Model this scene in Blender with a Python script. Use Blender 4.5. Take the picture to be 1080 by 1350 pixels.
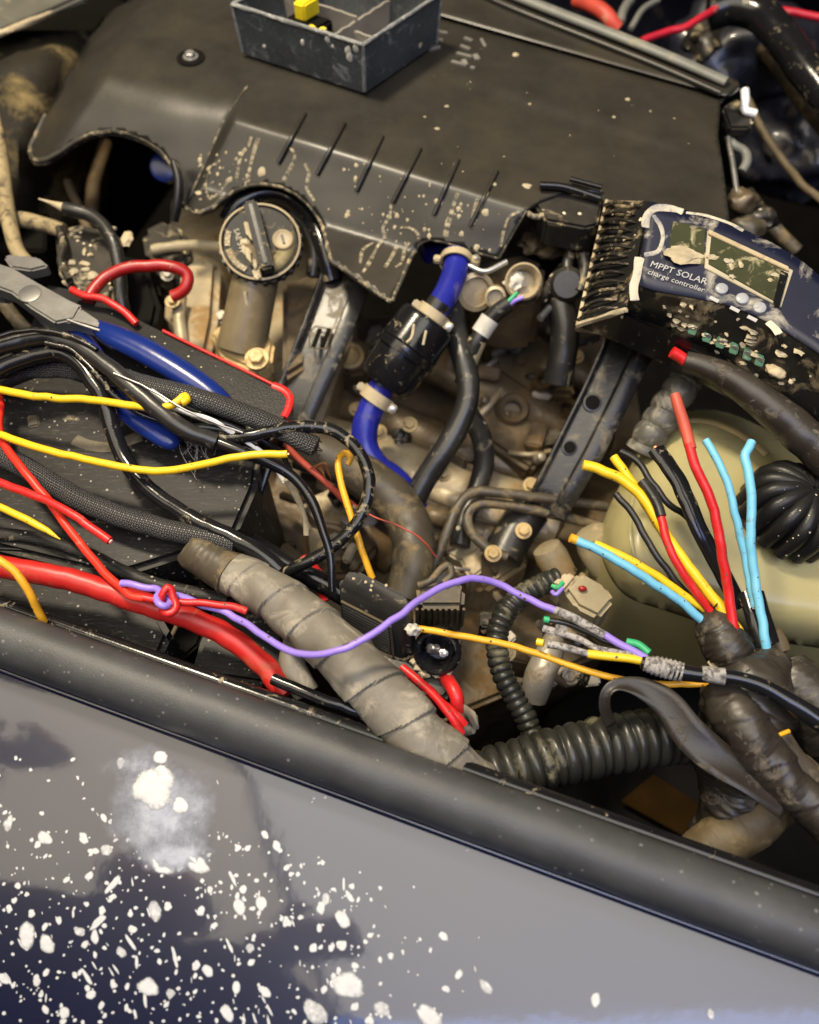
import bpy, bmesh, math, random
import numpy as np
from mathutils import Vector, Matrix, noise
from mathutils.geometry import delaunay_2d_cdt

for o in list(bpy.data.objects):
    bpy.data.objects.remove(o, do_unlink=True)
S = bpy.context.scene
COL = S.collection
random.seed(7)

# ------------------------------------------------------------------ camera
CAM_H, CAM_TILT, FPX = 0.45, 30.0, 1100.0          # height (m), tilt from straight down (deg), focal length in photo pixels
cam_data = bpy.data.cameras.new('camera')
cam_data.sensor_fit = 'VERTICAL'
cam_data.sensor_height = 36.0
cam_data.lens = 36.0 * FPX / 1350.0
cam_data.clip_start, cam_data.clip_end = 0.01, 50.0
cam_data.dof.use_dof = True
cam_data.dof.focus_distance = 0.50
cam_data.dof.aperture_fstop = 4.5
cam = bpy.data.objects.new('camera', cam_data)
cam.location = (0, 0, CAM_H)
cam.rotation_euler = (math.radians(CAM_TILT), 0, 0)
COL.objects.link(cam)
S.camera = cam

# ------------------------------------------------------------------ light
W = bpy.data.worlds.new('World')
S.world = W
W.use_nodes = True
W.node_tree.nodes['Background'].inputs[0].default_value = (1.0, 0.88, 0.72, 1)
W.node_tree.nodes['Background'].inputs[1].default_value = 0.02

def area_lamp(name, loc, target, sx, sy, power, col):
    d = bpy.data.lights.new(name, 'AREA')
    d.shape = 'RECTANGLE'; d.size = sx; d.size_y = sy; d.energy = power; d.color = col
    o = bpy.data.objects.new(name, d)
    o.location = loc
    o.rotation_euler = (Vector(target) - Vector(loc)).to_track_quat('-Z', 'Y').to_euler()
    COL.objects.link(o)
    return o
area_lamp('ceiling_lamp', (-1.50, -0.36, 2.05), (-1.50, -0.36, 0), 1.70, 1.65, 35, (1.0, 0.88, 0.67))
area_lamp('ceiling_lamp', (0.22, -0.36, 2.05), (0.22, -0.36, 0), 1.66, 1.65, 42, (1.0, 0.94, 0.84))
area_lamp('work_lamp', (-0.45, 0.75, 1.35), (0.0, 0.40, -0.05), 0.20, 0.20, 34, (1.0, 0.86, 0.64))
wl = area_lamp('blue_strip_lamp', (0.47, -1.02, 2.02), (0.47, -1.02, 0), 2.2, 0.55, 22, (0.28, 0.42, 1.0))  # unseen cool lamp added to put a blue strip into the paint's reflection
wl.rotation_euler = (0, 0, math.radians(24))

S.view_settings.view_transform = 'Standard'
S.view_settings.look = 'None'
S.view_settings.exposure = 0.0
S.view_settings.gamma = 1.0
S.render.engine = 'CYCLES'

# ------------------------------------------------------------------ photo pixel + height -> point in the place
_c, _s = math.cos(math.radians(CAM_TILT)), math.sin(math.radians(CAM_TILT))
FWD, UP, RGT = Vector((0, _s, -_c)), Vector((0, _c, _s)), Vector((1, 0, 0))
CAM = Vector((0, 0, CAM_H))
def ray(px, py):
    return FWD * FPX + RGT * (px - 540) + UP * (675 - py)
def P(px, py, z):
    d = ray(px, py)
    return CAM + d * ((z - CAM_H) / d.z)
def mpp(px, py, z):
    d = ray(px, py)
    return (z - CAM_H) / d.z
def on_plane(px, py, p0, n, lift=0.0):
    d = ray(px, py)
    t = (p0 + n * lift - CAM).dot(n) / d.dot(n)
    return CAM + d * t

# ------------------------------------------------------------------ objects
def tag(o, label, cat=None, group=None, kind=None):
    o['label'] = label
    if cat: o['category'] = cat
    if group: o['group'] = group
    if kind: o['kind'] = kind
    return o
def thing(name, label, cat, loc, group=None):
    o = bpy.data.objects.new(name, None)
    o.empty_display_size = 0.02
    o.location = loc
    COL.objects.link(o)
    return tag(o, label, cat, group)
def wloc(o):
    v = Vector((0, 0, 0))
    while o is not None:
        v = v + Vector(o.location); o = o.parent
    return v
def build(name, vs, fs, mat, parent=None, smooth=40, uv=None, solid=0.0, bevel=0.0):
    """world-space vertices -> one mesh object whose origin is its own base (or its parent's)"""
    me = bpy.data.meshes.new(name)
    V = np.array([tuple(v) for v in vs], dtype=float)
    if parent is None:
        base = Vector(((V[:, 0].min() + V[:, 0].max()) / 2, (V[:, 1].min() + V[:, 1].max()) / 2, V[:, 2].min()))
    else:
        base = wloc(parent)
    V = V - np.array(base)
    me.from_pydata(V.tolist(), [], [list(f) for f in fs])
    if uv is not None:
        l = me.uv_layers.new(name='uv')
        vi = np.empty(len(me.loops), dtype=int); me.loops.foreach_get('vertex_index', vi)
        UVL = np.array(uv, dtype=float)[vi]
        for p in me.polygons:                       # close the seam round a tube
            q = UVL[p.loop_start:p.loop_start + p.loop_total, 1]
            if q.max() - q.min() > 0.5: q[q < 0.5] += 1.0
        l.data.foreach_set('uv', UVL.ravel())
    o = bpy.data.objects.new(name, me)
    COL.objects.link(o)
    if parent is None: o.location = base
    else: o.parent = parent
    if mat: me.materials.append(mat)
    bm = bmesh.new(); bm.from_mesh(me)
    bmesh.ops.recalc_face_normals(bm, faces=bm.faces)
    if bevel:
        es = [e for e in bm.edges if len(e.link_faces) == 2 and e.calc_face_angle(0) > 0.5]
        bmesh.ops.bevel(bm, geom=es, offset=bevel, segments=2, affect='EDGES', clamp_overlap=True)
    bm.to_mesh(me); bm.free()
    if smooth:
        me.polygons.foreach_set('use_smooth', [True] * len(me.polygons))
        me.set_sharp_from_angle(angle=math.radians(smooth))
    if solid:
        m = o.modifiers.new('thickness', 'SOLIDIFY'); m.thickness = abs(solid); m.offset = -1 if solid > 0 else 1
    return o

# ------------------------------------------------------------------ shapes
def catmull(pts, n):
    """pts: list of tuples (any width) -> n resampled rows, even in arc length of the first 3 columns"""
    A = np.array(pts, dtype=float)
    if len(A) == 2:
        t = np.linspace(0, 1, n)[:, None]
        return A[0] * (1 - t) + A[1] * t
    Q = np.vstack([2 * A[0] - A[1], A, 2 * A[-1] - A[-2]])
    out = []
    for i in range(len(A) - 1):
        p0, p1, p2, p3 = Q[i:i + 4]
        for t in np.linspace(0, 1, 16, endpoint=False):
            out.append(0.5 * ((2 * p1) + (p2 - p0) * t + (2 * p0 - 5 * p1 + 4 * p2 - p3) * t * t + (3 * p1 - p0 - 3 * p2 + p3) * t ** 3))
    out.append(A[-1])
    B = np.array(out)
    d = np.r_[0, np.cumsum(np.linalg.norm(np.diff(B[:, :3], axis=0), axis=1))]
    s = np.linspace(0, d[-1], n)
    return np.stack([np.interp(s, d, B[:, k]) for k in range(B.shape[1])], 1)

def px_path(pts, rpx, n, wob=0.0):
    """[(px,py,z[,rpx])] -> n rows x,y,z,r in metres"""
    rows = []
    if wob:                                     # hand-bent irregularity
        q = catmull([(p[0], p[1], p[2] * 1000, (p[3] if len(p) > 3 else rpx)) for p in pts], max(len(pts) * 2, int(sum(math.dist(pts[i][:2], pts[i + 1][:2]) for i in range(len(pts) - 1)) / 9)))
        pts = [(r[0] + wob * noise.noise(Vector((i * .45, pts[0][0], 0))), r[1] + wob * noise.noise(Vector((i * .45, pts[0][1], 7))), r[2] / 1000, r[3]) for i, r in enumerate(q)]
    for p in pts:
        w = P(*p[:3])
        r = (p[3] if len(p) > 3 else rpx) * mpp(*p[:3])
        rows.append((w.x, w.y, w.z, r))
    return catmull(rows, n)

def tube_geo(rows, seg=12, rfun=None, flat=None, caps=True, lump=0.0, seed=0, crease=0.0):
    """rows x,y,z,r -> verts, faces, uv (u metres along, v round).  rfun(s, a) multiplies radius.  flat=(w,h) squash in frame"""
    C = rows[:, :3]; R = rows[:, 3]
    n = len(C)
    T = np.gradient(C, axis=0); T /= (np.linalg.norm(T, axis=1)[:, None] + 1e-12)
    up = np.array([0, 0, 1.0])
    nrm = up - T[0] * up.dot(T[0])
    if np.linalg.norm(nrm) < 1e-3: nrm = np.array([1.0, 0, 0]) - T[0] * T[0][0]
    nrm /= np.linalg.norm(nrm)
    d = np.r_[0, np.cumsum(np.linalg.norm(np.diff(C, axis=0), axis=1))]
    vs, uv, fs = [], [], []
    ang = np.linspace(0, 2 * math.pi, seg, endpoint=False)
    for i in range(n):
        nrm = nrm - T[i] * nrm.dot(T[i]); nrm /= np.linalg.norm(nrm)
        bi = np.cross(T[i], nrm)
        for k, a in enumerate(ang):
            r = R[i]
            if rfun: r *= rfun(d[i], a)
            if lump:
                r *= 1 + lump * noise.noise(Vector((C[i][0] * 60 + math.cos(a) * .8 + seed, C[i][1] * 60 + math.sin(a) * .8, C[i][2] * 60)))
            if crease:                              # wrinkles running round the wrap
                q = noise.noise(Vector((d[i] * 170 + a * .5, math.cos(a) * 1.1 + seed, math.sin(a) * 1.1)))
                q2 = noise.noise(Vector((d[i] * 420 - a * .8, math.cos(a) * 2 + seed, math.sin(a) * 2)))
                r *= 1 + crease * (1 - 2.2 * abs(q)) + crease * .5 * (1 - 2.2 * abs(q2))
            ca, sa = math.cos(a), math.sin(a)
            if flat: ca, sa = ca * flat[1], sa * flat[0]
            vs.append(C[i] + nrm * (r * ca) + bi * (r * sa))
            uv.append((d[i], k / seg))
    for i in range(n - 1):
        for k in range(seg):
            k2 = (k + 1) % seg
            fs.append((i * seg + k, i * seg + k2, (i + 1) * seg + k2, (i + 1) * seg + k))
    if caps:
        for i, sgn in ((0, -1), (n - 1, 1)):
            b = len(vs)
            vs.append(C[i] + T[i] * sgn * R[i] * 0.25); uv.append((d[i], 0))
            for k in range(seg):
                k2 = (k + 1) % seg
                fs.append((b, i * seg + k2, i * seg + k) if sgn < 0 else (b, i * seg + k, i * seg + k2))
    return vs, fs, uv
def tube(name, pts, rpx, mat, parent=None, n=None, seg=12, label=None, cat=None, group=None, wob=0.0, **kw):
    n = n or max(8, int(sum(math.dist(pts[i][:2], pts[i + 1][:2]) for i in range(len(pts) - 1)) / 4))
    vs, fs, uv = tube_geo(px_path(pts, rpx, n, wob), seg, **kw)
    o = build(name, vs, fs, mat, parent, smooth=50, uv=uv)
    if label: tag(o, label, cat, group)
    return o
def wtube(name, rows, mat, parent=None, n=20, seg=12, **kw):
    vs, fs, uv = tube_geo(catmull(rows, n), seg, **kw)
    return build(name, vs, fs, mat, parent, smooth=50, uv=uv)
def frame(axis, hint=None):
    a = Vector(axis).normalized()
    h = Vector(hint) if hint is not None else Vector((0, 0, 1))
    if abs(a.dot(h.normalized())) > 0.98: h = Vector((1, 0, 0))
    x = (h - a * h.dot(a)).normalized()
    return x, a.cross(x), a
def lathe_geo(p0, axis, prof, seg=24, closed=True):
    x, y, a = frame(axis)
    vs, fs = [], []
    for h, r in prof:
        for k in range(seg):
            t = 2 * math.pi * k / seg
            vs.append(Vector(p0) + a * h + x * (r * math.cos(t)) + y * (r * math.sin(t)))
    m = len(prof)
    for i in range(m - 1):
        for k in range(seg):
            k2 = (k + 1) % seg
            fs.append((i * seg + k, i * seg + k2, (i + 1) * seg + k2, (i + 1) * seg + k))
    if closed:
        fs.append(tuple(range(seg))[::-1]); fs.append(tuple((m - 1) * seg + k for k in range(seg)))
    return vs, fs
def lathe(name, p0, axis, prof, mat, parent=None, seg=24, smooth=40, closed=True):
    vs, fs = lathe_geo(p0, axis, prof, seg, closed)
    return build(name, vs, fs, mat, parent, smooth)
def prism(name, poly, ztop, zbot, mat, parent=None, bevel=0.002, taper=0.0, smooth=40):
    """vertical block whose top outline is the pixel polygon seen at height ztop"""
    top = [P(x, y, ztop) if not isinstance(ztop, (list, tuple)) else P(x, y, ztop[i]) for i, (x, y) in enumerate(poly)]
    c = sum(top, Vector()) / len(top)
    bot = [Vector((c.x + (t.x - c.x) * (1 + taper), c.y + (t.y - c.y) * (1 + taper), zbot)) for t in top]
    n = len(top)
    fs = [tuple(range(n)), tuple(range(2 * n - 1, n - 1, -1))] + [(i, (i + 1) % n, n + (i + 1) % n, n + i) for i in range(n)]
    return build(name, top + bot, fs, mat, parent, smooth, bevel=bevel)
def box(name, c, ax, ay, az, mat, parent=None, bevel=0.001, smooth=40):
    """oriented block: centre and three half-axes"""
    c, ax, ay, az = Vector(c), Vector(ax), Vector(ay), Vector(az)
    vs = [c + ax * i + ay * j + az * k for k in (-1, 1) for j in (-1, 1) for i in (-1, 1)]
    fs = [(0, 2, 3, 1), (4, 5, 7, 6), (0, 1, 5, 4), (2, 6, 7, 3), (0, 4, 6, 2), (1, 3, 7, 5)]
    return build(name, vs, fs, mat, parent, smooth, bevel=bevel)
def quad_slab(name, corners, thick, mat, parent=None, bevel=0.0008):
    """block on four world corners, thickness along minus its normal"""
    n = (corners[1] - corners[0]).cross(corners[3] - corners[0]).normalized()
    if n.z < 0: n = -n
    vs = list(corners) + [c - n * thick for c in corners]
    m = len(corners)
    fs = [tuple(range(m)), tuple(range(2 * m - 1, m - 1, -1))] + [(i, (i + 1) % m, m + (i + 1) % m, m + i) for i in range(m)]
    return build(name, vs, fs, mat, parent, bevel=bevel)
def inside(x, y, poly):
    c = False; n = len(poly); j = n - 1
    for i in range(n):
        xi, yi = poly[i]; xj, yj = poly[j]
        if (yi > y) != (yj > y) and x < (xj - xi) * (y - yi) / (yj - yi) + xi: c = not c
        j = i
    return c
def smooth_loop(pts, step):
    """closed pixel polygon -> rounded, resampled loop"""
    A = pts + pts[:1]
    out = []
    n = len(pts)
    for i in range(n):
        p0, p1, p2, p3 = (np.array(pts[(i + k) % n], float) for k in (-1, 0, 1, 2))
        m = max(2, int(np.linalg.norm(p2 - p1) / step))
        for t in np.linspace(0, 1, m, endpoint=False):
            out.append(tuple(0.5 * ((2 * p1) + (p2 - p0) * t + (2 * p0 - 5 * p1 + 4 * p2 - p3) * t * t + (3 * p1 - p0 - 3 * p2 + p3) * t ** 3)))
    return out
def straight_loop(pts, step):
    out = []
    for i in range(len(pts)):
        a, b = pts[i], pts[(i + 1) % len(pts)]
        m = max(1, int(math.dist(a, b) / step))
        for k in range(m):
            out.append((a[0] + (b[0] - a[0]) * k / m, a[1] + (b[1] - a[1]) * k / m))
    return out
def sheet_geo(loop, zf, step, extra=()):
    xs = [p[0] for p in loop]; ys = [p[1] for p in loop]
    pts = list(loop)
    L = np.array(loop)
    y = min(ys) + step * 0.5
    row = 0
    while y < max(ys):
        x = min(xs) + step * (0.25 if row % 2 else 0.75)
        while x < max(xs):
            if inside(x, y, loop) and np.min((L[:, 0] - x) ** 2 + (L[:, 1] - y) ** 2) > (step * 0.5) ** 2:
                pts.append((x, y))
            x += step
        y += step * 0.866; row += 1
    if extra:
        E = np.array(extra)
        pts = pts[:len(loop)] + [p for p in pts[len(loop):] if np.min((E[:, 0] - p[0]) ** 2 + (E[:, 1] - p[1]) ** 2) > (step * .45) ** 2]
        pts += [e for e in extra if inside(e[0], e[1], loop) and np.min((L[:, 0] - e[0]) ** 2 + (L[:, 1] - e[1]) ** 2) > 4]
    nb = len(loop)
    r = delaunay_2d_cdt([Vector(p) for p in pts], [], [list(range(nb))], 1, 1e-4)
    V2, F = r[0], r[2]
    vs = [P(v.x, v.y, zf(v.x, v.y)) for v in V2]
    return vs, [tuple(f) for f in F]
def sheet(name, loop, zf, step, mat, parent=None, solid=0.003, smooth=50, extra=()):
    vs, fs = sheet_geo(loop, zf, step, extra)
    o = build(name, vs, fs, mat, parent, smooth)
    me = o.data
    # face normals up
    if sum(p.normal.z for p in me.polygons) < 0: me.flip_normals()
    if solid:
        m = o.modifiers.new('thickness', 'SOLIDIFY'); m.thickness = solid; m.offset = -1
    return o
def blob(name, c, rx, ry, rz, mat, parent=None, amp=0.15, freq=40, seed=0, sub=3, rot=None):
    bm = bmesh.new(); bmesh.ops.create_icosphere(bm, subdivisions=sub, radius=1.0)
    R = rot.to_matrix() if rot else Matrix.Identity(3)
    vs = []
    for v in bm.verts:
        k = 1 + amp * noise.noise(v.co * 1.7 + Vector((seed * 3.1, seed, 0))) + amp * .5 * noise.noise(v.co * 4 + Vector((seed, 9, 0)))
        vs.append(Vector(c) + R @ Vector((v.co.x * rx * k, v.co.y * ry * k, v.co.z * rz * k)))
    fs = [tuple(v.index for v in f.verts) for f in bm.faces]
    bm.free()
    return build(name, vs, fs, mat, parent, smooth=60)
def bolt(p, axis, r, mat, parent, name='bolt'):
    a = Vector(axis).normalized()
    vs, fs = lathe_geo(p, a, [(0, r * 1.5), (r * .3, r * 1.5), (r * .31, r * 1.05)], 16)
    v2, f2 = lathe_geo(Vector(p) + a * r * .31, a, [(0, r), (r * .7, r), (r * .8, r * .85)], 6)
    b = len(vs)
    return build(name, vs + v2, fs + [tuple(i + b for i in f) for f in f2], mat, parent, smooth=25)
def lettering(name, body, origin, xdir, ydir, size, mat, parent, depth=0.0002):
    cu = bpy.data.curves.new(name, 'FONT'); cu.body = body; cu.size = size; cu.extrude = depth; cu.resolution_u = 2
    t = bpy.data.objects.new('tmp', cu); COL.objects.link(t)
    dg = bpy.context.evaluated_depsgraph_get()
    me0 = bpy.data.meshes.new_from_object(t.evaluated_get(dg))
    x = Vector(xdir).normalized(); n = x.cross(Vector(ydir)).normalized(); y = n.cross(x)
    vs = [Vector(origin) + x * v.co.x + y * v.co.y + n * v.co.z for v in me0.vertices]
    fs = [tuple(p.vertices) for p in me0.polygons]
    bpy.data.objects.remove(t, do_unlink=True)
    return build(name, vs, fs, mat, parent, smooth=0)

# ------------------------------------------------------------------ materials
MUD = (0.42, 0.34, 0.20)
def pm(name, col, rough=0.5, metal=0.0, dirt=0.0, dirtcol=MUD, dscale=55.0, var=0.25, vscale=30.0, speck=0.0, speckcol=(0.62, 0.54, 0.38),
       sscale=180.0, bump=0.15, bscale=250.0, coat=0.0, trans=0.0, sss=0.0, dust=0.0, dustcol=(0.30, 0.25, 0.17), braid=False, stripe=None, ior=1.45, rings=None, scratch=0.0):
    m = bpy.data.materials.new(name); m.use_nodes = True
    nt = m.node_tree; N = nt.nodes; Lk = nt.links
    b = N['Principled BSDF']
    tc = N.new('ShaderNodeTexCoord')
    def nz(scale, detail=5, rough_=0.6, dist=0.0):
        n = N.new('ShaderNodeTexNoise'); n.inputs['Scale'].default_value = scale; n.inputs['Detail'].default_value = detail
        n.inputs['Roughness'].default_value = rough_; n.inputs['Distortion'].default_value = dist
        Lk.new(tc.outputs['Object'], n.inputs['Vector']); return n.outputs['Fac']
    def ramp(src, a, c):
        r = N.new('ShaderNodeMapRange'); r.inputs['From Min'].default_value = a; r.inputs['From Max'].default_value = c
        r.clamp = True; Lk.new(src, r.inputs['Value']); return r.outputs['Result']
    def math_(op, x, y):
        n = N.new('ShaderNodeMath'); n.operation = op
        for i, v in enumerate((x, y)):
            if isinstance(v, (int, float)): n.inputs[i].default_value = v
            else: Lk.new(v, n.inputs[i])
        return n.outputs[0]
    def mix(f, a, c):
        n = N.new('ShaderNodeMix'); n.data_type = 'RGBA'
        for s, v in ((0, f), (6, a), (7, c)):
            if isinstance(v, tuple): n.inputs[s].default_value = (*v, 1)
            elif isinstance(v, (int, float)): n.inputs[s].default_value = v
            else: Lk.new(v, n.inputs[s])
        return n.outputs[2]
    base = mix(ramp(nz(vscale), 0.3, 0.7), tuple(c * (1 - var) for c in col), tuple(min(1, c * (1 + var)) for c in col))
    rg = rough
    if stripe:      # second colour along the length of a wire
        uvn = N.new('ShaderNodeSeparateXYZ'); Lk.new(tc.outputs['UV'], uvn.inputs[0])
        a = math_('ABSOLUTE', math_('SUBTRACT', uvn.outputs['Y'], stripe[1]), 0)
        base = mix(ramp(a, stripe[2], stripe[2] * 0.85), base, stripe[0])
    hgt = None
    if braid:
        uvn = N.new('ShaderNodeSeparateXYZ'); Lk.new(tc.outputs['UV'], uvn.inputs[0])
        u = math_('MULTIPLY', uvn.outputs['X'], braid[0]); v = math_('MULTIPLY', uvn.outputs['Y'], braid[1])
        s1 = math_('SINE', math_('MULTIPLY', math_('ADD', u, v), 6.2832), 0)
        s2 = math_('SINE', math_('MULTIPLY', math_('SUBTRACT', u, v), 6.2832), 0)
        hgt = ramp(math_('MAXIMUM', s1, s2), -0.2, 1.0)
        base = mix(hgt, tuple(c * 0.25 for c in col), base)
        hl = ramp(math_('MULTIPLY', s1, s2), 0.55, 0.95)
        base = mix(math_('MULTIPLY', hl, 0.55), base, tuple(min(1, c * 5 + 0.1) for c in col))
    rsock = None
    def blend(mask, c, r):
        nonlocal base, rsock
        base = mix(mask, base, c)
        n = N.new('ShaderNodeMix'); n.data_type = 'FLOAT'
        Lk.new(mask, n.inputs[0])
        if rsock is None: n.inputs[2].default_value = rg
        else: Lk.new(rsock, n.inputs[2])
        n.inputs[3].default_value = r
        rsock = n.outputs[0]
    if dust:
        g = N.new('ShaderNodeNewGeometry'); sp = N.new('ShaderNodeSeparateXYZ'); Lk.new(g.outputs['Normal'], sp.inputs[0])
        upm = ramp(sp.outputs['Z'], 0.45, 1.0)
        mk = math_('MULTIPLY', math_('MULTIPLY', upm, ramp(nz(dscale * 0.6, 6, .7), 0.25, 0.75)), dust)
        blend(mk, dustcol, 0.85)
    dm = None
    if dirt:
        dm = ramp(nz(dscale, 8, 0.68, 0.6), 0.655 - 0.36 * dirt, 0.785 - 0.34 * dirt)
        blend(dm, mix(nz(dscale * 4), tuple(c * .55 for c in dirtcol), tuple(min(1, c * 1.25) for c in dirtcol)), 0.9)
    if scratch:
        mp = N.new('ShaderNodeMapping'); mp.inputs['Scale'].default_value = (1.0, 9.0, 3.0); mp.inputs['Rotation'].default_value = (0, 0, 0.8)
        Lk.new(tc.outputs['Object'], mp.inputs[0])
        n = N.new('ShaderNodeTexNoise'); n.inputs['Scale'].default_value = 120; n.inputs['Detail'].default_value = 6; n.inputs['Roughness'].default_value = .75
        Lk.new(mp.outputs[0], n.inputs['Vector'])
        blend(math_('MULTIPLY', ramp(n.outputs['Fac'], 0.55, 0.75), scratch), (0.30, 0.27, 0.22), 0.75)
    if speck:
        v = N.new('ShaderNodeTexVoronoi'); v.inputs['Scale'].default_value = sscale; v.inputs['Randomness'].default_value = 1.0
        Lk.new(tc.outputs['Object'], v.inputs['Vector'])
        sc = N.new('ShaderNodeSeparateColor'); Lk.new(v.outputs['Color'], sc.inputs[0])
        pick = math_('GREATER_THAN', sc.outputs[0], 1 - speck)
        rr = math_('ADD', math_('MULTIPLY', sc.outputs[1], 0.28), 0.10)
        sm = math_('MULTIPLY', pick, math_('LESS_THAN', v.outputs['Distance'], rr))
        blend(sm, speckcol, 0.85)
    Lk.new(base, b.inputs['Base Color'])
    if rsock is None:
        Lk.new(ramp(nz(vscale * 2.5), 0.0, 1.0), (mr := N.new('ShaderNodeMapRange')).inputs['Value'])
        mr.inputs['To Min'].default_value = max(0.02, rough * 0.75); mr.inputs['To Max'].default_value = min(1, rough * 1.25)
        Lk.new(mr.outputs[0], b.inputs['Roughness'])
    else: Lk.new(rsock, b.inputs['Roughness'])
    b.inputs['Metallic'].default_value = metal
    b.inputs['IOR'].default_value = ior
    b.inputs['Coat Weight'].default_value = coat
    b.inputs['Coat Roughness'].default_value = 0.07
    if coat > .9:                                  # orange peel in the clear coat
        n_ = N.new('ShaderNodeTexNoise'); n_.inputs['Scale'].default_value = 45; n_.inputs['Detail'].default_value = 3; Lk.new(tc.outputs['Object'], n_.inputs['Vector'])
        b_ = N.new('ShaderNodeBump'); b_.inputs['Strength'].default_value = .06; b_.inputs['Distance'].default_value = .002; Lk.new(n_.outputs['Fac'], b_.inputs['Height']); Lk.new(b_.outputs[0], b.inputs['Coat Normal'])
    b.inputs['Transmission Weight'].default_value = trans
    if sss:
        b.inputs['Subsurface Weight'].default_value = sss; b.inputs['Subsurface Radius'].default_value = (0.02, 0.018, 0.01)
        b.inputs['Subsurface Scale'].default_value = 0.6
    if bump or dm is not None or hgt is not None:
        h = nz(bscale, 4)
        if dm is not None: h = math_('ADD', h, math_('MULTIPLY', dm, 1.5))
        if hgt is not None: h = math_('ADD', math_('MULTIPLY', h, .3), math_('MULTIPLY', hgt, 2.0))
        bp = N.new('ShaderNodeBump'); bp.inputs['Strength'].default_value = max(bump, 0.1); bp.inputs['Distance'].default_value = 0.0006
        Lk.new(h, bp.inputs['Height']); Lk.new(bp.outputs[0], b.inputs['Normal'])
    return m

# ------------------------------------------------------------------ material list
M = {}
M['cover'] = pm('black_plastic_dusty', (0.016, 0.0155, 0.014), 0.30, dust=0.30, dustcol=(0.085, 0.066, 0.036), dscale=16, sscale=160, bump=0.08)
M['cover_edge'] = pm('muddy_rim', (0.045, 0.04, 0.03), 0.6, dirt=0.42, dscale=120)
M['mud'] = pm('dried_mud', (0.34, 0.285, 0.185), 0.9, var=0.3, bump=0.5, vscale=150)
M['cream'] = pm('cream_splash', (0.50, 0.47, 0.39), 0.75, var=0.25, vscale=250, bump=0.5)
M['black'] = pm('black_plastic', (0.012, 0.012, 0.012), 0.32, dust=0.12, dirt=0.22, speck=0.05)
M['black_dirty'] = pm('black_plastic_muddy', (0.014, 0.013, 0.012), 0.36, dirt=0.30, dscale=70, dust=0.12, speck=0.12)
M['black_gloss'] = pm('black_gloss_cable', (0.008, 0.008, 0.009), 0.18, dirt=0.14, dscale=110, bump=0.1)
M['black_cable'] = pm('black_rubber_cable', (0.014, 0.0135, 0.013), 0.30, dirt=0.15, dirtcol=(.24,.21,.16), dscale=140, dust=0.10, dustcol=(.2, .19, .17), bump=0.2)
M['black_deep'] = pm('deep_shade_black', (0.006, 0.0055, 0.005), 0.6, ior=1.12, dust=0.06, dustcol=(.04, .03, .02))  # near-black for black parts; shade of the deep gaps is put into the colour
M['rubber_seal'] = pm('black_rubber_seal', (0.040, 0.041, 0.042), 0.44, speck=0.08, sscale=420, speckcol=(.15, .15, .15), bump=0.35, bscale=1100, dust=0.18, dustcol=(.12, .12, .12), dscale=120)
M['battery'] = pm('battery_black', (0.012, 0.0115, 0.011), 0.42, ior=1.25, dust=0.12, dustcol=(.09, .08, .065), dscale=45, speck=0.14, sscale=420, speckcol=(.30, .27, .22), scratch=0.32, bump=0.15, dirt=0.10)
M['paint'] = pm('navy_car_paint', (0.002, 0.0036, 0.022), 0.40, var=0.1, bump=0.0, coat=1.0, dust=0.012, dustcol=(.20, .20, .22), dscale=40)
M['yellow'] = pm('yellow_insulation', (0.76, 0.48, 0.015), 0.34, var=0.08, dirt=0.13, dirtcol=(.2, .12, .03), bump=0.15, bscale=500, speck=0.10, sscale=420, speckcol=(.10,.075,.04), scratch=0.22, dscale=90)
M['orange'] = pm('amber_insulation', (0.72, 0.36, 0.02), 0.38, var=0.1, dirt=0.06, dirtcol=(.2, .12, .03), bump=0.15, bscale=500, speck=0.10, sscale=420, speckcol=(.10,.075,.04), scratch=0.22)
M['red'] = pm('red_insulation', (0.52, 0.014, 0.014), 0.36, var=0.12, dirt=0.12, dirtcol=(.30,.10,.05), dscale=60, bump=0.15, bscale=500, speck=0.10, sscale=420, speckcol=(.10,.075,.04), scratch=0.22)
M['red_dirty'] = pm('red_insulation_dirty', (0.44, 0.016, 0.013), 0.4, var=0.15, dirt=0.28, dirtcol=(.3, .12, .05), dscale=40, bump=0.08)
M['red_dark'] = pm('dark_red_rubber', (0.30, 0.012, 0.010), 0.35, dirt=0.2, dscale=80)
M['red_yellow'] = pm('red_yellow_stripe_wire', (0.70, 0.03, 0.015), 0.4, var=0.1, stripe=((0.85, 0.45, 0.03), 0.45, 0.16), dirt=0.1, dirtcol=(.6, .3, .15), bump=.05)
M['purple'] = pm('violet_insulation', (0.27, 0.18, 0.60), 0.38, var=0.1, bump=0.15, bscale=500, speck=0.10, sscale=420, speckcol=(.10,.075,.04), scratch=0.22, dirt=0.08, dirtcol=(.2,.17,.3))
M['cyan'] = pm('sky_blue_insulation', (0.15, 0.44, 0.60), 0.42, var=0.1, dirt=0.2, dirtcol=(.12, .17, .2), dscale=130, bump=0.15, bscale=500, speck=0.10, sscale=420, speckcol=(.10,.075,.04), scratch=0.22)
M['green'] = pm('green_insulation', (0.03, 0.35, 0.14), 0.4, bump=0.15, bscale=500, speck=0.10, sscale=420, speckcol=(.10,.075,.04), scratch=0.22)
M['white'] = pm('white_insulation', (0.75, 0.74, 0.70), 0.45, bump=0.05)
M['heatshrink'] = pm('red_brown_sheath', (0.42, 0.07, 0.04), 0.5, dirt=0.12, bump=0.3)
M['copper'] = pm('bare_copper', (0.70, 0.32, 0.14), 0.35, metal=0.9, dirt=0.3, dirtcol=(.2, .12, .07), dscale=300)
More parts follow.
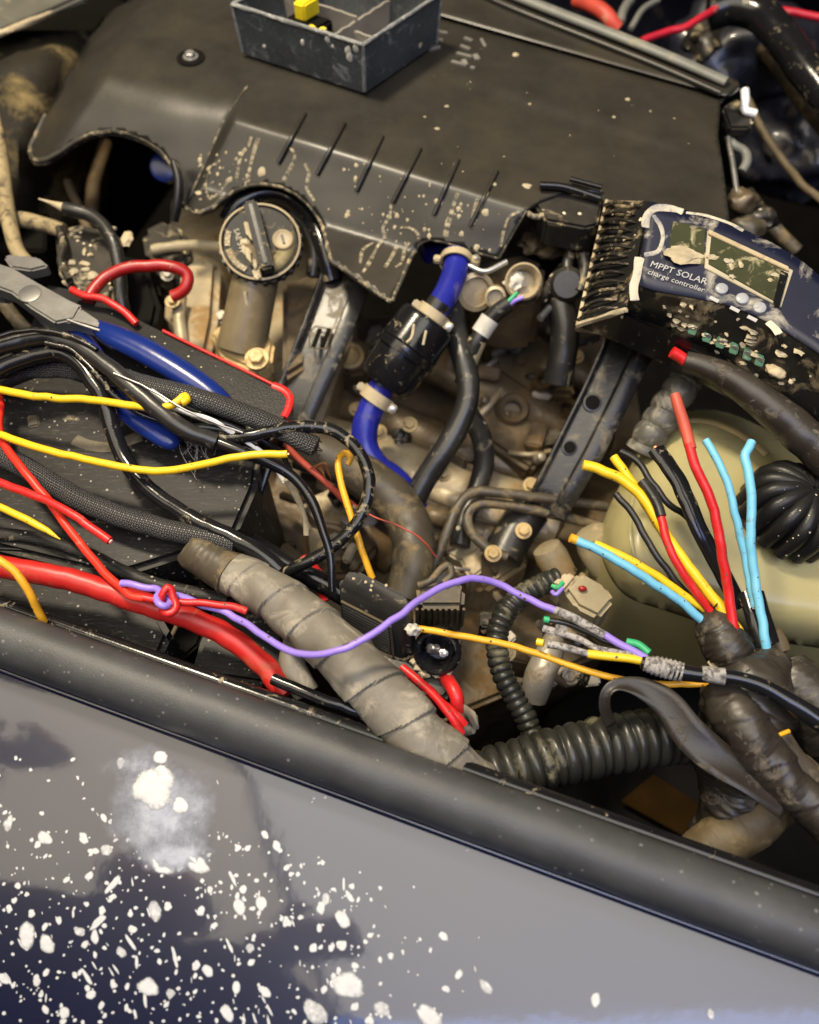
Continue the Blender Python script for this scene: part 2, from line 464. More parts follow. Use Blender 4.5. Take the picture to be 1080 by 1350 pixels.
M['fray'] = pm('grey_glue_residue', (0.30, 0.28, 0.26), 0.7, dirt=0.4, dirtcol=(.08, .075, .07), dscale=350, bump=0.8, bscale=500)
M['grey_tape'] = pm('dusty_cloth_tape', (0.155, 0.138, 0.108), 0.55, var=0.3, dirt=0.40, dirtcol=(.40, .355, .27), dscale=32, dust=0.12, dustcol=(.36, .32, .25), bump=0.5, bscale=160)
M['brown_tape'] = pm('brown_dusty_tape', (0.055, 0.045, 0.030), 0.42, dirt=0.42, dirtcol=(.20, .145, .07), dscale=55, dust=0.12, dustcol=(.2, .16, .1))
M['black_tape'] = pm('black_pvc_tape', (0.022, 0.018, 0.014), 0.34, dust=0.25, dustcol=(.12, .10, .07), dscale=70, dirt=0.26, dirtcol=(.15,.12,.08), bump=0.5, bscale=110)
M['tan_tape'] = pm('tan_tape', (0.085, 0.062, 0.030), 0.6, dirt=0.42, dirtcol=(.16, .12, .06), dscale=60)
M['alloy'] = pm('dusty_alloy', (0.33, 0.27, 0.17), 0.42, metal=0.25, dirt=0.46, dirtcol=(.30, .19, .075), dscale=34, var=.35, bump=0.35)
M['alloy_dark'] = pm('shaded_alloy', (0.11, 0.082, 0.048), 0.40, metal=0.25, dirt=0.44, dirtcol=(.17, .105, .042), dscale=38, var=.4, bump=0.35)  # darker dirty alloy; shade of the engine depths is put into the colour
M['alloy_yellow'] = pm('ochre_casting', (0.42, 0.30, 0.13), 0.5, metal=0.1, dirt=0.30, dirtcol=(.30, .19, .07), dscale=50)
M['beige_plastic'] = pm('beige_plastic', (0.30, 0.25, 0.15), 0.45, dirt=0.35, dscale=70)
M['pale'] = pm('pale_connector', (0.38, 0.31, 0.19), 0.55, dirt=0.35, dirtcol=(.3, .22, .12), dscale=90)
M['steel'] = pm('worn_steel', (0.42, 0.41, 0.39), 0.38, metal=0.85, dirt=0.15, dscale=90, scratch=0.3)
M['tool_steel'] = pm('dark_tool_steel', (0.20, 0.195, 0.185), 0.42, metal=0.7, dirt=0.08, scratch=0.35, dscale=60)
M['bracket'] = pm('black_bracket_paint', (0.020, 0.0195, 0.019), 0.30, metal=0.2, dirt=0.34, dirtcol=(.20, .17, .12), dscale=60, dust=0.12, dustcol=(.2, .18, .14), scratch=.3)
M['blue_hose'] = pm('blue_silicone_hose', (0.014, 0.018, 0.22), 0.30, var=0.25, dirt=0.22, dirtcol=(.16, .14, .20), dscale=55, bump=0.15)
M['blue_grip'] = pm('blue_grip', (0.007, 0.020, 0.135), 0.24, var=0.1, bump=0.05, dirt=0.04)
M['braid'] = pm('black_braided_sleeve', (0.035, 0.034, 0.033), 0.35, braid=(330.0, 14.0), bump=0.9, dust=0.08, dustcol=(.2, .19, .17))
M['conduit'] = pm('black_corrugated_conduit', (0.018, 0.018, 0.015), 0.32, dirt=0.30, dirtcol=(.17, .15, .09), dscale=50, dust=0.12, dustcol=(.13, .12, .08))
M['tank'] = pm('translucent_tank_plastic', (0.35, 0.31, 0.15), 0.30, var=0.10, sss=0.6, dirt=0.16, dirtcol=(.30, .25, .12), dscale=12, bump=0.05, vscale=8)
M['tray'] = pm('grey_slate_plastic', (0.050, 0.058, 0.062), 0.42, dirt=0.30, dirtcol=(.24, .25, .24), dscale=70, scratch=0.6, speck=0.05, sscale=120, bump=0.25)
M['tray_in'] = pm('tray_inside', (0.22, 0.20, 0.165), 0.6, dirt=0.3, dirtcol=(.4, .36, .27), dscale=40)
M['gold'] = pm('yellow_plastic', (0.85, 0.62, 0.02), 0.4, bump=0.05)
M['label_blue'] = pm('navy_label', (0.004, 0.006, 0.022), 0.48, dirt=0.31, dirtcol=(.40, .37, .30), dscale=34, bump=0.1)
M['ctrl'] = pm('controller_black', (0.012, 0.012, 0.0115), 0.34, dirt=0.40, dirtcol=(.32, .25, .14), dscale=50, speck=0.08, bump=0.15)
M['lcd'] = pm('muddy_display', (0.040, 0.043, 0.022), 0.22, dirt=0.32, dirtcol=(.36, .31, .17), dscale=85)
M['lcd_frame'] = pm('display_frame', (0.35, 0.31, 0.22), 0.5, dirt=0.5, dscale=90)
M['print_white'] = pm('white_print', (0.36, 0.36, 0.35), 0.6, bump=0.0, var=0.1)
M['terminal'] = pm('green_terminal', (0.018, 0.09, 0.035), 0.45, dirt=0.25)
M['amber_label'] = pm('amber_label', (0.022, 0.011, 0.002), 0.6, ior=1.1, bump=0.05)
M['beam'] = pm('khaki_mud_body', (0.018, 0.015, 0.010), 0.6, ior=1.2, dirt=0.42, dirtcol=(.20, .15, .065), dscale=13, bump=0.25)
M['rail'] = pm('grey_rail', (0.09, 0.087, 0.07), 0.4, dirt=0.30, dirtcol=(.2,.16,.09), dscale=30)
M['firewall'] = pm('dark_body_metal', (0.010, 0.011, 0.018), 0.42, dust=0.12, dustcol=(.05, .04, .03), dirt=0.26, dirtcol=(.09, .07, .05), dscale=22, coat=.3)
M['grey_strip'] = pm('dusty_grey_strip', (0.14, 0.14, 0.12), 0.5, dirt=0.3, dirtcol=(.28, .25, .16), dscale=30)

M['mud_pipe'] = pm('mud_caked_pipe', (0.26, 0.20, 0.10), 0.7, dirt=0.45, dirtcol=(.055, .045, .03), dscale=75, bump=.4)
M['neck'] = pm('oily_neck', (0.16, 0.125, 0.07), 0.28, dirt=0.40, dirtcol=(.22, .16, .075), dscale=55)
M['pale_dust'] = pm('olive_dust', (0.17, 0.135, 0.06), 0.6, dirt=.4, dirtcol=(.3, .25, .13), dscale=120)
M['print_dirty'] = pm('dirty_print', (0.42, 0.38, 0.28), 0.7, bump=0)
M['case_black'] = pm('case_black', (0.012, 0.0118, 0.0115), 0.30, ior=1.35, dust=.08, dustcol=(.08, .07, .06), speck=.05, sscale=500, bump=.3, bscale=900)
M['tan_patch'] = pm('tan_patch', (0.10, 0.085, 0.055), 0.8, dirt=.4, dirtcol=(.18, .15, .1), dscale=90)
M['pale_core'] = pm('pale_core', (0.75, 0.35, 0.3), 0.6)
M['ribbed'] = pm('grey_ribbed', (0.08, 0.075, 0.062), 0.4, dirt=.4, dirtcol=(.3, .27, .2), dscale=50)
M['fin'] = pm('muddy_fin', (0.018, 0.016, 0.013), 0.35, dirt=.36, dirtcol=(.34, .27, .16), dscale=110)
M['cream2'] = pm('pale_smear', (0.44, 0.40, 0.31), 0.8, dirt=.45, dirtcol=(.2, .2, .22), dscale=90)
M['button'] = pm('grey_button', (0.28, 0.29, 0.30), 0.35, dirt=.2, dirtcol=(.2, .17, .1), dscale=200)
M['tan_seam'] = pm('tan_seam', (0.36, 0.28, 0.13), 0.6, dirt=.3)
M['chrome'] = pm('bright_clip', (0.8, 0.8, 0.8), 0.25)
M['red_faded'] = pm('faded_red', (0.42, 0.05, 0.03), 0.5, dirt=.2)
M['red_back'] = pm('dusty_red_wire', (0.42, 0.012, 0.03), 0.4, dirt=.15)
M['white_band'] = pm('dirty_white_band', (0.5, 0.48, 0.42), 0.6, dirt=.3)

M['muddy_cable'] = pm('black_cable_with_mud', (0.008, 0.008, 0.008), 0.2, dirt=.30, dirtcol=(.36, .29, .17), dscale=170, bump=.15)
M['black_cap'] = pm('black_cap', (0.011, 0.0105, 0.010), 0.5, ior=1.3, dirt=.24, dirtcol=(.3, .24, .13), dscale=90, bump=.2)
M['alloy_grey'] = pm('grey_casting', (0.28, 0.25, 0.20), 0.40, metal=.35, dirt=.40, dirtcol=(.16, .11, .05), dscale=45, var=.35, bump=.4)
def splash_mat(name, c0, c1, lo=.55, hi=.95):
    m = bpy.data.materials.new(name); m.use_nodes = True; nt = m.node_tree; N = nt.nodes; K = nt.links
    b = N['Principled BSDF']; b.inputs['Roughness'].default_value = 0.7
    at = N.new('ShaderNodeAttribute'); at.attribute_name = 'cover'
    tc = N.new('ShaderNodeTexCoord'); nz = N.new('ShaderNodeTexNoise'); nz.inputs['Scale'].default_value = 420; nz.inputs['Detail'].default_value = 6; nz.inputs['Roughness'].default_value = .7
    K.new(tc.outputs['Object'], nz.inputs['Vector'])
    add = N.new('ShaderNodeMath'); add.operation = 'ADD'; K.new(at.outputs['Fac'], add.inputs[0]); K.new(nz.outputs['Fac'], add.inputs[1])
    mr = N.new('ShaderNodeMapRange'); mr.inputs['From Min'].default_value = lo; mr.inputs['From Max'].default_value = hi; K.new(add.outputs[0], mr.inputs['Value'])
    K.new(mr.outputs[0], b.inputs['Alpha'])
    cr = N.new('ShaderNodeMix'); cr.data_type = 'RGBA'; K.new(nz.outputs['Fac'], cr.inputs[0]); cr.inputs[6].default_value = (*c0, 1); cr.inputs[7].default_value = (*c1, 1)
    K.new(cr.outputs[2], b.inputs['Base Color'])
    bp = N.new('ShaderNodeBump'); bp.inputs['Strength'].default_value = .4; bp.inputs['Distance'].default_value = .0004; K.new(nz.outputs['Fac'], bp.inputs['Height']); K.new(bp.outputs[0], b.inputs['Normal'])
    return m
M['splash'] = splash_mat('whitish_splash', (.34, .35, .37), (.66, .66, .63), .52, 1.18)
M['run'] = splash_mat('muddy_run', (.20, .17, .11), (.48, .41, .28), .72, 1.4)

# ------------------------------------------------------------------ setting: floor and walls of the bay
def struct(o, label=None):
    o['kind'] = 'structure'
    if label: o['label'] = label
    return o
g = build('ground', [(-3, -3, -0.62), (3, -3, -0.62), (3, 3, -0.62), (-3, 3, -0.62)], [(0, 1, 2, 3)], M['black_deep'])
struct(g, 'dark floor far below the engine')
# inner wall of the bay at the back, under the windscreen
def zfire(x, y): return -0.02 + 0.012 * math.sin(x * 0.011) + (0.05 if y < 40 else 0.0)
fw = thing('firewall', 'dark navy bay wall behind the engine cover', 'car body', P(900, -60, -0.3))
vs = []
ys = [-260, -140, -60, 20, 110, 230]
zs = [0.10, 0.06, -0.02, -0.10, -0.16, -0.30]
for j, (yy, zz) in enumerate(zip(ys, zs)):
    for i in range(25):
        xx = 560 + i * 40
        vs.append(P(xx, yy + (xx - 900) * 0.25, zz + 0.008 * noise.noise(Vector((xx * .02, yy * .03, 0)))))
fs = [(j * 25 + i, j * 25 + i + 1, (j + 1) * 25 + i + 1, (j + 1) * 25 + i) for j in range(5) for i in range(24)]
build('panel', vs, fs, M['firewall'], fw, smooth=60, solid=0.004)

# ------------------------------------------------------------------ fender panel in the foreground
E0, E1 = P(0, 872, 0.0), P(1080, 1270, 0.0)
EU = (E1 - E0).normalized()
EN = Vector((EU.y, -EU.x, 0)).normalized()
if EN.y > 0: EN = -EN
def panel_z(s):
    return -0.004 - 0.10 * s - 0.85 * s * s if s > 0 else -0.004 - 0.4 * s * s
def panel_pt(px, py, lift=0.0):
    z = -0.01
    for _ in range(25):
        w = P(px, py, z)
        z = panel_z((w - E0).dot(EN)) + lift
    return P(px, py, z)
def panel_n(px, py):
    a, b, c = panel_pt(px, py), panel_pt(px + 4, py), panel_pt(px, py - 4)
    return (b - a).cross(c - a).normalized()
fender = thing('fender_panel', 'dark navy painted car panel spattered with cream mud in front of the rubber seal', 'car panel', E0 + (E1 - E0) * .5 + Vector((0, 0, -.1)))
NU, NS = 60, 40
vs = []
for j in range(NS):
    s = -0.03 + 0.42 * j / (NS - 1)
    for i in range(NU):
        u = -0.25 + (0.95) * i / (NU - 1)
        w = E0 + EU * u + EN * s
        vs.append(Vector((w.x, w.y, panel_z(s))))
fs = [(j * NU + i, j * NU + i + 1, (j + 1) * NU + i + 1, (j + 1) * NU + i) for j in range(NS - 1) for i in range(NU - 1)]
build('skin', vs, fs, M['paint'], fender, smooth=80, solid=0.0012)
# rolled lip along the seal
rows = [(*(E0 + EU * u + EN * 0.0035 + Vector((0, 0, -0.0030))), 0.0022) for u in np.linspace(-0.2, 0.68, 30)]
wtube('rolled_lip', rows, M['paint'], fender, n=80, seg=10)
# chips of bare primer on the lip
# cream spatter
def splat_geo(px, py, r, ang=0.0, el=1.0, seed=0, h=0.35):
    """irregular low dome lying on the panel"""
    c = panel_pt(px, py); n = panel_n(px, py)
    x = EU * math.cos(ang) + EN * math.sin(ang); x = (x - n * x.dot(n)).normalized(); y = n.cross(x)
    vs, fs = [], []
    seg = 18
    for ring, (k, hh) in enumerate(((1.0, 0.0), (0.82, 0.7), (0.45, 1.0))):
        for i in range(seg):
            a = 2 * math.pi * i / seg
            rr = r * k * (1 + 0.42 * noise.noise(Vector((math.cos(a) * .9 + seed * 7.7, math.sin(a) * .9, seed))) + 0.12 * noise.noise(Vector((math.cos(a) * 3 + seed * 7.7, math.sin(a) * 3, seed))))
            vs.append(c + x * (rr * el * math.cos(a)) + y * (rr * math.sin(a)) + n * (0.0002 + r * h * hh * (0.8 + .5 * noise.noise(Vector((a * 2, seed, k * 3))))))
    vs.append(c + n * (r * h * 0.9))
    for ring in range(2):
        for i in range(seg):
            i2 = (i + 1) % seg
            fs.append((ring * seg + i, ring * seg + i2, (ring + 1) * seg + i2, (ring + 1) * seg + i))
    for i in range(seg): fs.append((2 * seg + i, 2 * seg + (i + 1) % seg, 3 * seg))
    return vs, fs
SPLAT_COVER = [0.0] * 18 + [.55] * 18 + [1.0] * 18 + [1.0]
def cover_attr(o, vals):
    at = o.data.attributes.new('cover', 'FLOAT', 'POINT'); at.data.foreach_set('value', vals)
def put(geo_list, name, mat, parent, kind=None):
    V, F = [], []
    for v, f in geo_list:
        b = len(V); V += v; F += [tuple(i + b for i in q) for q in f]
    o = build(name, V, F, mat, parent, smooth=60)
    if kind: o['kind'] = kind
    return o
rnd = random.Random(11)
MPX = mpp(250, 1150, -0.01)
big = [(140, 1120, 13, .3, 1.0), (35, 1232, 20, 1.0, 1.4), (62, 1245, 16, .5, 1.3), (105, 1228, 9, 0, 1.5), (150, 1165, 8, 1.9, 2.6), (130, 1215, 8, 2.0, 2.8),
       (205, 1200, 13, .9, 1.5), (222, 1195, 9, 0, 1), (175, 1225, 8, 0, 1.2), (160, 1255, 9, .4, 1.3), (195, 1302, 17, .1, 1.3), (458, 1300, 24, -.2, 1.4), (415, 1335, 20, .4, 1.3),
       (452, 1213, 15, .2, 1.2), (378, 1215, 8, 1.4, 1.2), (330, 1250, 9, 0, 1), (312, 1302, 9, 1.2, 1.3), (275, 1280, 10, .6, 1.4), (225, 1310, 10, 0, 1), (300, 1335, 11, .5, 1.5),
       (350, 1308, 9, 0, 1.2), (12, 1085, 11, 1.2, 1.5), (60, 1105, 13, .3, 1.4), (110, 1105, 10, .5, 1.3), (160, 1005, 10, 1.2, 1.2), (85, 1335, 12, 0, 1), (5, 1290, 9, 0, 1.6),
       (640, 1300, 9, .5, 1.6), (565, 1340, 17, .3, 1.6), (585, 1235, 8, .2, 1.3), (515, 1260, 7, 0, 1), (785, 1318, 9, 1.4, 1.3), (605, 1285, 7, 1.8, 1.3), (937, 1336, 7, 1.2, 1.2),
       (345, 1190, 12, .9, 1.3), (315, 1195, 13, 1.2, 1.2), (430, 1185, 9, 1.0, 1.2), (365, 1115, 8, .6, 1.6), (350, 1100, 7, .4, 1.3), (505, 1330, 13, .2, 1.3)]
for i, (x, y, r, a, e) in enumerate(big):
    v, f = splat_geo(x, y, r * MPX * 0.62, a, e * 1.1, i + 1, 0.09)
    cover_attr(build('mud_spot', v, f, M['splash'], fender, smooth=80), SPLAT_COVER if i % 3 else [0.0] * 18 + [.45] * 18 + [.6] * 18 + [.6])
geo = []
while len(geo) < 620:
    x, y = rnd.uniform(-20, 640), rnd.uniform(960, 1350)
    dens = max(0.0, min(1, (y - 985) / 190)) * (1 if x < 430 else max(0.05, 1 - (x - 430) / 170))
    if y < 905 + x * 0.37 + 75: dens *= 0.10
    if rnd.random() > dens + 0.01: continue
    r = (0.8 + rnd.expovariate(0.75)) * MPX
    if r > 6.0 * MPX: continue
    streak = rnd.random() < 0.10
    geo.append(splat_geo(x, y, r * (0.6 if streak else 1), rnd.uniform(0.5, 1.3) if streak else rnd.uniform(0, 3.1), rnd.uniform(3, 6) if streak else rnd.uniform(1, 1.6), rnd.uniform(0, 99), 0.12))
cover_attr(put(geo, 'mud_speckle', M['splash'], fender, 'stuff'), SPLAT_COVER * len(geo))
# large smear of sand with a white lump on it
def smear_mat():
    m = bpy.data.materials.new('sandy_smear'); m.use_nodes = True; nt = m.node_tree; N = nt.nodes; K = nt.links
    b = N['Principled BSDF']; b.inputs['Roughness'].default_value = 0.8
    at = N.new('ShaderNodeAttribute'); at.attribute_name = 'cover'
    tc = N.new('ShaderNodeTexCoord'); nz = N.new('ShaderNodeTexNoise'); nz.inputs['Scale'].default_value = 90; nz.inputs['Detail'].default_value = 8; nz.inputs['Roughness'].default_value = .7
    K.new(tc.outputs['Object'], nz.inputs['Vector'])
    add = N.new('ShaderNodeMath'); add.operation = 'ADD'; K.new(at.outputs['Fac'], add.inputs[0]); K.new(nz.outputs['Fac'], add.inputs[1])
    mr = N.new('ShaderNodeMapRange'); mr.inputs['From Min'].default_value = .62; mr.inputs['From Max'].default_value = 1.45; K.new(add.outputs[0], mr.inputs['Value'])
    K.new(mr.outputs[0], b.inputs['Alpha'])
    cr = N.new('ShaderNodeMix'); cr.data_type = 'RGBA'; K.new(nz.outputs['Fac'], cr.inputs[0]); cr.inputs[6].default_value = (.10, .11, .15, 1); cr.inputs[7].default_value = (.50, .52, .58, 1)
    K.new(cr.outputs[2], b.inputs['Base Color'])
    return m
M['smear'] = smear_mat()
def smear(px, py, rx, ry, seed, peak=1.0):
    vs, fs, cov = [], [], []
    R_, S_ = 9, 40
    for j in range(R_):
        k = (j + .3) / (R_ - 1)
        for i in range(S_):
            a = 2 * math.pi * i / S_
            w = 1 + .22 * noise.noise(Vector((math.cos(a) * 1.4 + seed, math.sin(a) * 1.4, 0)))
            vs.append(panel_pt(px + math.cos(a) * rx * k * w, py + math.sin(a) * ry * k * w, .0004 + .0004 * (1 - k))); cov.append(max(0, peak * (1 - k ** 1.5)))
    vs.append(panel_pt(px, py, .001)); cov.append(peak)
    for j in range(R_ - 1):
        for i in range(S_):
            i2 = (i + 1) % S_
            fs.append((j * S_ + i, j * S_ + i2, (j + 1) * S_ + i2, (j + 1) * S_ + i))
    for i in range(S_): fs.append((i, (i + 1) % S_, len(vs) - 1))
    o = build('mud_smear', vs, fs, M['smear'], fender, smooth=80)
    at = o.data.attributes.new('cover', 'FLOAT', 'POINT'); at.data.foreach_set('value', cov)
smear(214, 1072, 92, 76, 3, 1.0)
smear(228, 1128, 66, 28, 9, 1.1)
smear(190, 1010, 60, 34, 5, .5)
for px, py, r, el, h, sd in ((200, 1040, 27, 1.1, .3, 5), (212, 1028, 20, 1.1, .35, 2), (238, 1062, 11, 1.3, .3, 6), (212, 998, 9, 1.2, .3, 7), (262, 1140, 10, 2.0, .2, 8), (212, 1142, 9, 2.2, .2, 3)):
    v, f = splat_geo(px, py, r * MPX, 0.1, el, sd, h * .8)
    cover_attr(build('mud_lump', v, f, M['splash'], fender, smooth=80), SPLAT_COVER)

# ------------------------------------------------------------------ rubber seal
rows = []
for u in np.linspace(-0.22, 0.70, 40):
    w = E0 + EU * u - EN * 0.0105
    rows.append((w.x, w.y, 0.0125, 0.0158))
seal = wtube('rubber_seal', rows, M['rubber_seal'], None, n=140, seg=28, rfun=lambda s, a: 1 + 0.03 * math.cos(2 * a), lump=0.03)
tag(seal, 'thick black rubber seal strip running along the painted panel', 'rubber seal')
# dark metal ledge behind the seal
rows = [(*(E0 + EU * u - EN * 0.030 + Vector((0, 0, 0.0))), 0.005) for u in np.linspace(-0.2, 0.68, 20)]
led = wtube('ledge_strip', rows, M['black_gloss'], None, n=60, seg=10)
tag(led, 'thin glossy black strip behind the rubber seal', 'trim strip')

# ================================================================== engine cover
def sstep(x, a, b):
    t = max(0.0, min(1.0, (x - a) / (b - a))); return t * t * (3 - 2 * t)
def cover_z(x, y):
    z0 = 0.040
    d = y - (156 + 0.305 * (x - 300))
    sp = 2.5 * math.log1p(math.exp(min(40, d / 2.5)))
    lip = z0 - 0.00036 * sp
    d2 = max(0.0, y - (92 + 0.2 * (x - 130)))
    lobe = z0 - 0.00040 * (d2 - 26 * (1 - math.exp(-d2 / 26)))
    # left flank rolls over
    dl = (x - 45) * 0.832 + (y - 185) * 0.555
    if dl < 34: lobe -= 0.000018 * (34 - dl) ** 2
    xb = 326 - (y - 115) * 0.506
    k = sstep(x, xb - 5, xb + 5)
    z = lobe * (1 - k) + lip * k
    if x > 430:
        gy = 52 + 0.284 * (x - 680)
        z -= 0.004 * math.exp(-((y - gy) / 3.5) ** 2)
        z += 0.0025 * sstep(gy - y, -2, 3)
        fx = sstep(x, 560, 680)
        z -= 0.0016 * fx * sstep(y - (130 + 0.32 * (x - 680)), -9, 9)
    # slow moulding waviness
    z += 0.0008 * noise.noise(Vector((x * .012, y * .02, 1)))
    return z
arch = [(240, 268), (236, 240), (226, 215), (212, 198), (192, 184), (170, 176), (147, 172), (122, 176), (100, 186), (80, 200), (62, 210), (48, 211), (41, 203)]
left_edge = [(41, 193), (47, 180), (60, 152), (78, 118), (100, 78), (120, 44), (135, 24), (150, 12), (166, 4), (185, -18), (200, -60)]
back = [(560, -75), (660, -20), (728, 8), (800, 35), (880, 68), (972, 105)]
right = [(976, 112), (950, 134), (947, 180), (955, 230), (962, 290)]
front_right = [(900, 300), (850, 290), (797, 276), (792, 252), (745, 252), (712, 264), (693, 277)]
lip_cut = [(676, 306), (657, 339), (640, 335), (585, 318), (565, 315), (552, 322), (540, 343), (528, 372), (516, 398), (500, 388), (470, 366), (437, 344)]
cap_arc = [(432, 325), (428, 305), (420, 286), (408, 270), (392, 256), (372, 246), (350, 242), (328, 244), (308, 252), (292, 263), (280, 274), (262, 280), (247, 275)]
outline = straight_loop(arch + left_edge + back + right + front_right + lip_cut + cap_arc, 6)
cover = thing('engine_cover', 'large black plastic engine cover with ribbed front lip and two arched cutouts', 'engine cover', P(500, 200, -0.03))
extra = []
for x in np.arange(440, 975, 5.0):
    gy = 52 + 0.284 * (x - 680)
    extra += [(x, gy + k) for k in (-11, -7, -4, -1.5, 0, 1.5, 4, 7, 11)]
    cy = 130 + 0.32 * (x - 680)
    if x > 560: extra += [(x, cy + k) for k in (-9, -5, 0, 5, 9)]
for x in np.arange(302, 700, 5.0):
    cy = 156 + 0.305 * (x - 300)
    extra += [(x, cy + k) for k in (-8, -4, -1, 2, 5, 9)]
for y in np.arange(100, 272, 5.0):
    xb = 326 - (y - 115) * 0.506
    extra += [(xb + k, y) for k in (-6, -3, 0, 3, 6)]
shell = sheet('shell', outline, cover_z, 6.0, M['cover'], cover, solid=0.0045, smooth=50, extra=extra)
# rolled rim along the front edge
edge = left_edge[2::-1] + arch[::-1] + cap_arc[::-1] + lip_cut[::-1] + [(693, 277)]
edge = straight_loop(edge, 8)
last = max(i for i, p in enumerate(edge) if math.dist(p, (693, 277)) < 1)
rimpts = [(x, y, cover_z(x, y) - 0.0012) for x, y in edge[:last + 1]]
tube('rolled_rim', rimpts, 3.2, M['cover_edge'], cover, n=len(rimpts) * 2, seg=8)
# the left horn's second rim
tube('rim_bead', [(x, y + 5, cover_z(x, y) - 0.006) for x, y in arch[::-1]][0:13], 2.2, M['cover_edge'], cover, n=60, seg=8)
for (x0, y0, x1, y1) in ((402, 150, 367, 215), (454, 163, 418, 230), (504, 180, 470, 252), (554, 196, 518, 267), (604, 211, 572, 283), (655, 226, 620, 298)):
    pts = [(x0 + (x1 - x0) * t, y0 + (y1 - y0) * t, cover_z(x0 + (x1 - x0) * t, y0 + (y1 - y0) * t) + 0.0006) for t in np.linspace(0, 1, 9)]
    tube('rib', pts, 3.4, M['cover'], cover, n=26, seg=8)
    # mud caught on the rib
    if x0 > 420:
        k = 4
        q = [(p[0] - 2.5, p[1] + 1, p[2] + 0.0004) for p in pts[:k]] if int(x0) % 2 == 0 else [(p[0] + 2.5, p[1], p[2] + 0.0004) for p in pts[3:7]]
        tube('mud_streak', q, 1.3, M['cover_edge'], cover, n=12, seg=6, lump=.4)
tube('crease_ridge', [(326, 114, cover_z(326, 114) + .0004), (312, 134, cover_z(312, 134)), (297, 156, cover_z(297, 156)), (275, 205, cover_z(275, 205)), (250, 262, cover_z(250, 262))], 1.5, M['cover_edge'], cover, n=24, seg=6)
# long raised rail along the back edge
rail = [(590, -48, .047), (660, -14, .047), (728, 14, .047), (800, 42, .047), (880, 74, .047), (958, 108, .046)]
tube('back_rail', rail, 8, M['grey_strip'], cover, n=80, seg=10, flat=(1.0, .7))
tube('back_rail', [(x - 8, y + 15, .0445) for x, y, z in rail], 4, M['cover'], cover, n=60, seg=8)
# bolt in its recess
c = P(252, 77, cover_z(252, 77))
lathe('bolt_recess', c + Vector((0, 0, 0.0004)), (0, 0, 1), [(0, .0118), (.0008, .0115), (.0006, .0088), (-.003, .0080)], M['black_deep'], cover, closed=False)
disc = lathe('recess_floor', c + Vector((0, 0, 0.0003)), (0, 0, 1), [(0, .0100), (.0005, .0100)], M['black_deep'], cover)
bolt(c + Vector((0, 0, .0008)), (0, 0, 1), .0042, M['steel'], cover)
# raised moulded letters, worn and seen from behind
def bar(x0, y0, x1, y1, w):
    a, b = P(x0, y0, cover_z(x0, y0)), P(x1, y1, cover_z(x1, y1))
    d = (b - a); n = Vector((-d.y, d.x, 0)).normalized()
    box('raised_letter', (a + b) / 2 + Vector((0, 0, .0004)), d / 2, n * w * mpp(x0, y0, .04), Vector((0, 0, .0011)), M['letter'], cover, bevel=.0004)
M['letter'] = pm('worn_letter', (0.16, 0.15, 0.13), 0.5, bump=0.05)
for b in ((567, 41, 590, 45, 2.5), (564, 49, 584, 55, 2.5), (564, 66, 580, 62, 4.0), (612, 51, 623, 55, 2.3), (607, 61, 620, 66, 2.3), (602, 71, 622, 76, 2.2), (595, 82, 615, 87, 2.3), (611, 80, 614, 87, 3.5), (626, 73, 630, 80, 3.6), (620, 90, 626, 91, 2.6), (634, 52, 640, 63, 1.8)):
    bar(*b)
# moulded clip bracket at the right of the lip
zc = 0.036
prism('clip_block', [(700, 262), (716, 246), (792, 258), (794, 270), (788, 296), (772, 300), (720, 290)], 0.036, 0.012, M['black'], cover, bevel=.002)
tube('clip_rib', [(712, 244, .043), (745, 247, .043), (792, 262, .041)], 5, M['black_gloss'], cover, n=30)
tube('clip_rib', [(752, 236, .043), (793, 247, .043)], 3.5, M['black_gloss'], cover, n=20)
tube('clip_rib', [(692, 279, .034), (706, 286, .033), (722, 284, .033), (745, 292, .031), (775, 302, .030), (786, 296, .030)], 4, M['cover_edge'], cover, n=40)
# mud runs on the lip
def run(pts, w):
    n = max(16, int(len(pts) * 12))
    o = tube('mud_run', [(x, y, cover_z(x, y) + 0.0003) for x, y in pts], w * 1.15, M['run'], cover, n=n, seg=7, lump=.9, flat=(1, .25), seed=pts[0][0])
    m = len(o.data.vertices)
    cover_attr(o, [.15 + .75 * max(0, noise.noise(Vector((i // 7 * .22, pts[0][0], 0))) + .45) for i in range(m)])
for pts, w in (([(332, 181), (327, 192), (318, 205), (312, 235)], 2.4), ([(341, 183), (336, 198), (332, 212), (326, 240)], 2.6), ([(381, 192), (389, 205), (384, 222), (374, 240)], 2.3),
               ([(402, 216), (408, 230), (405, 248), (415, 265)], 2.2), ([(290, 213), (276, 222), (272, 245), (276, 262), (290, 255), (300, 240)], 2.0), ([(604, 255), (597, 275), (590, 300), (588, 312)], 2.6),
               ([(630, 262), (628, 280), (622, 300)], 3.2), ([(690, 276), (672, 285), (665, 300), (660, 325)], 2.2), ([(508, 312), (498, 325), (490, 340), (478, 360)], 2.0), ([(528, 300), (540, 300), (550, 306), (553, 315)], 1.7),
               ([(516, 270), (514, 285), (505, 300), (508, 312)], 1.9), ([(524, 325), (516, 340), (508, 352)], 2.0), ([(540, 320), (533, 330), (530, 345), (522, 352)], 1.7), ([(492, 320), (478, 330), (474, 350)], 1.6)):
    run(pts, w)
rnd = random.Random(5)
geo = []
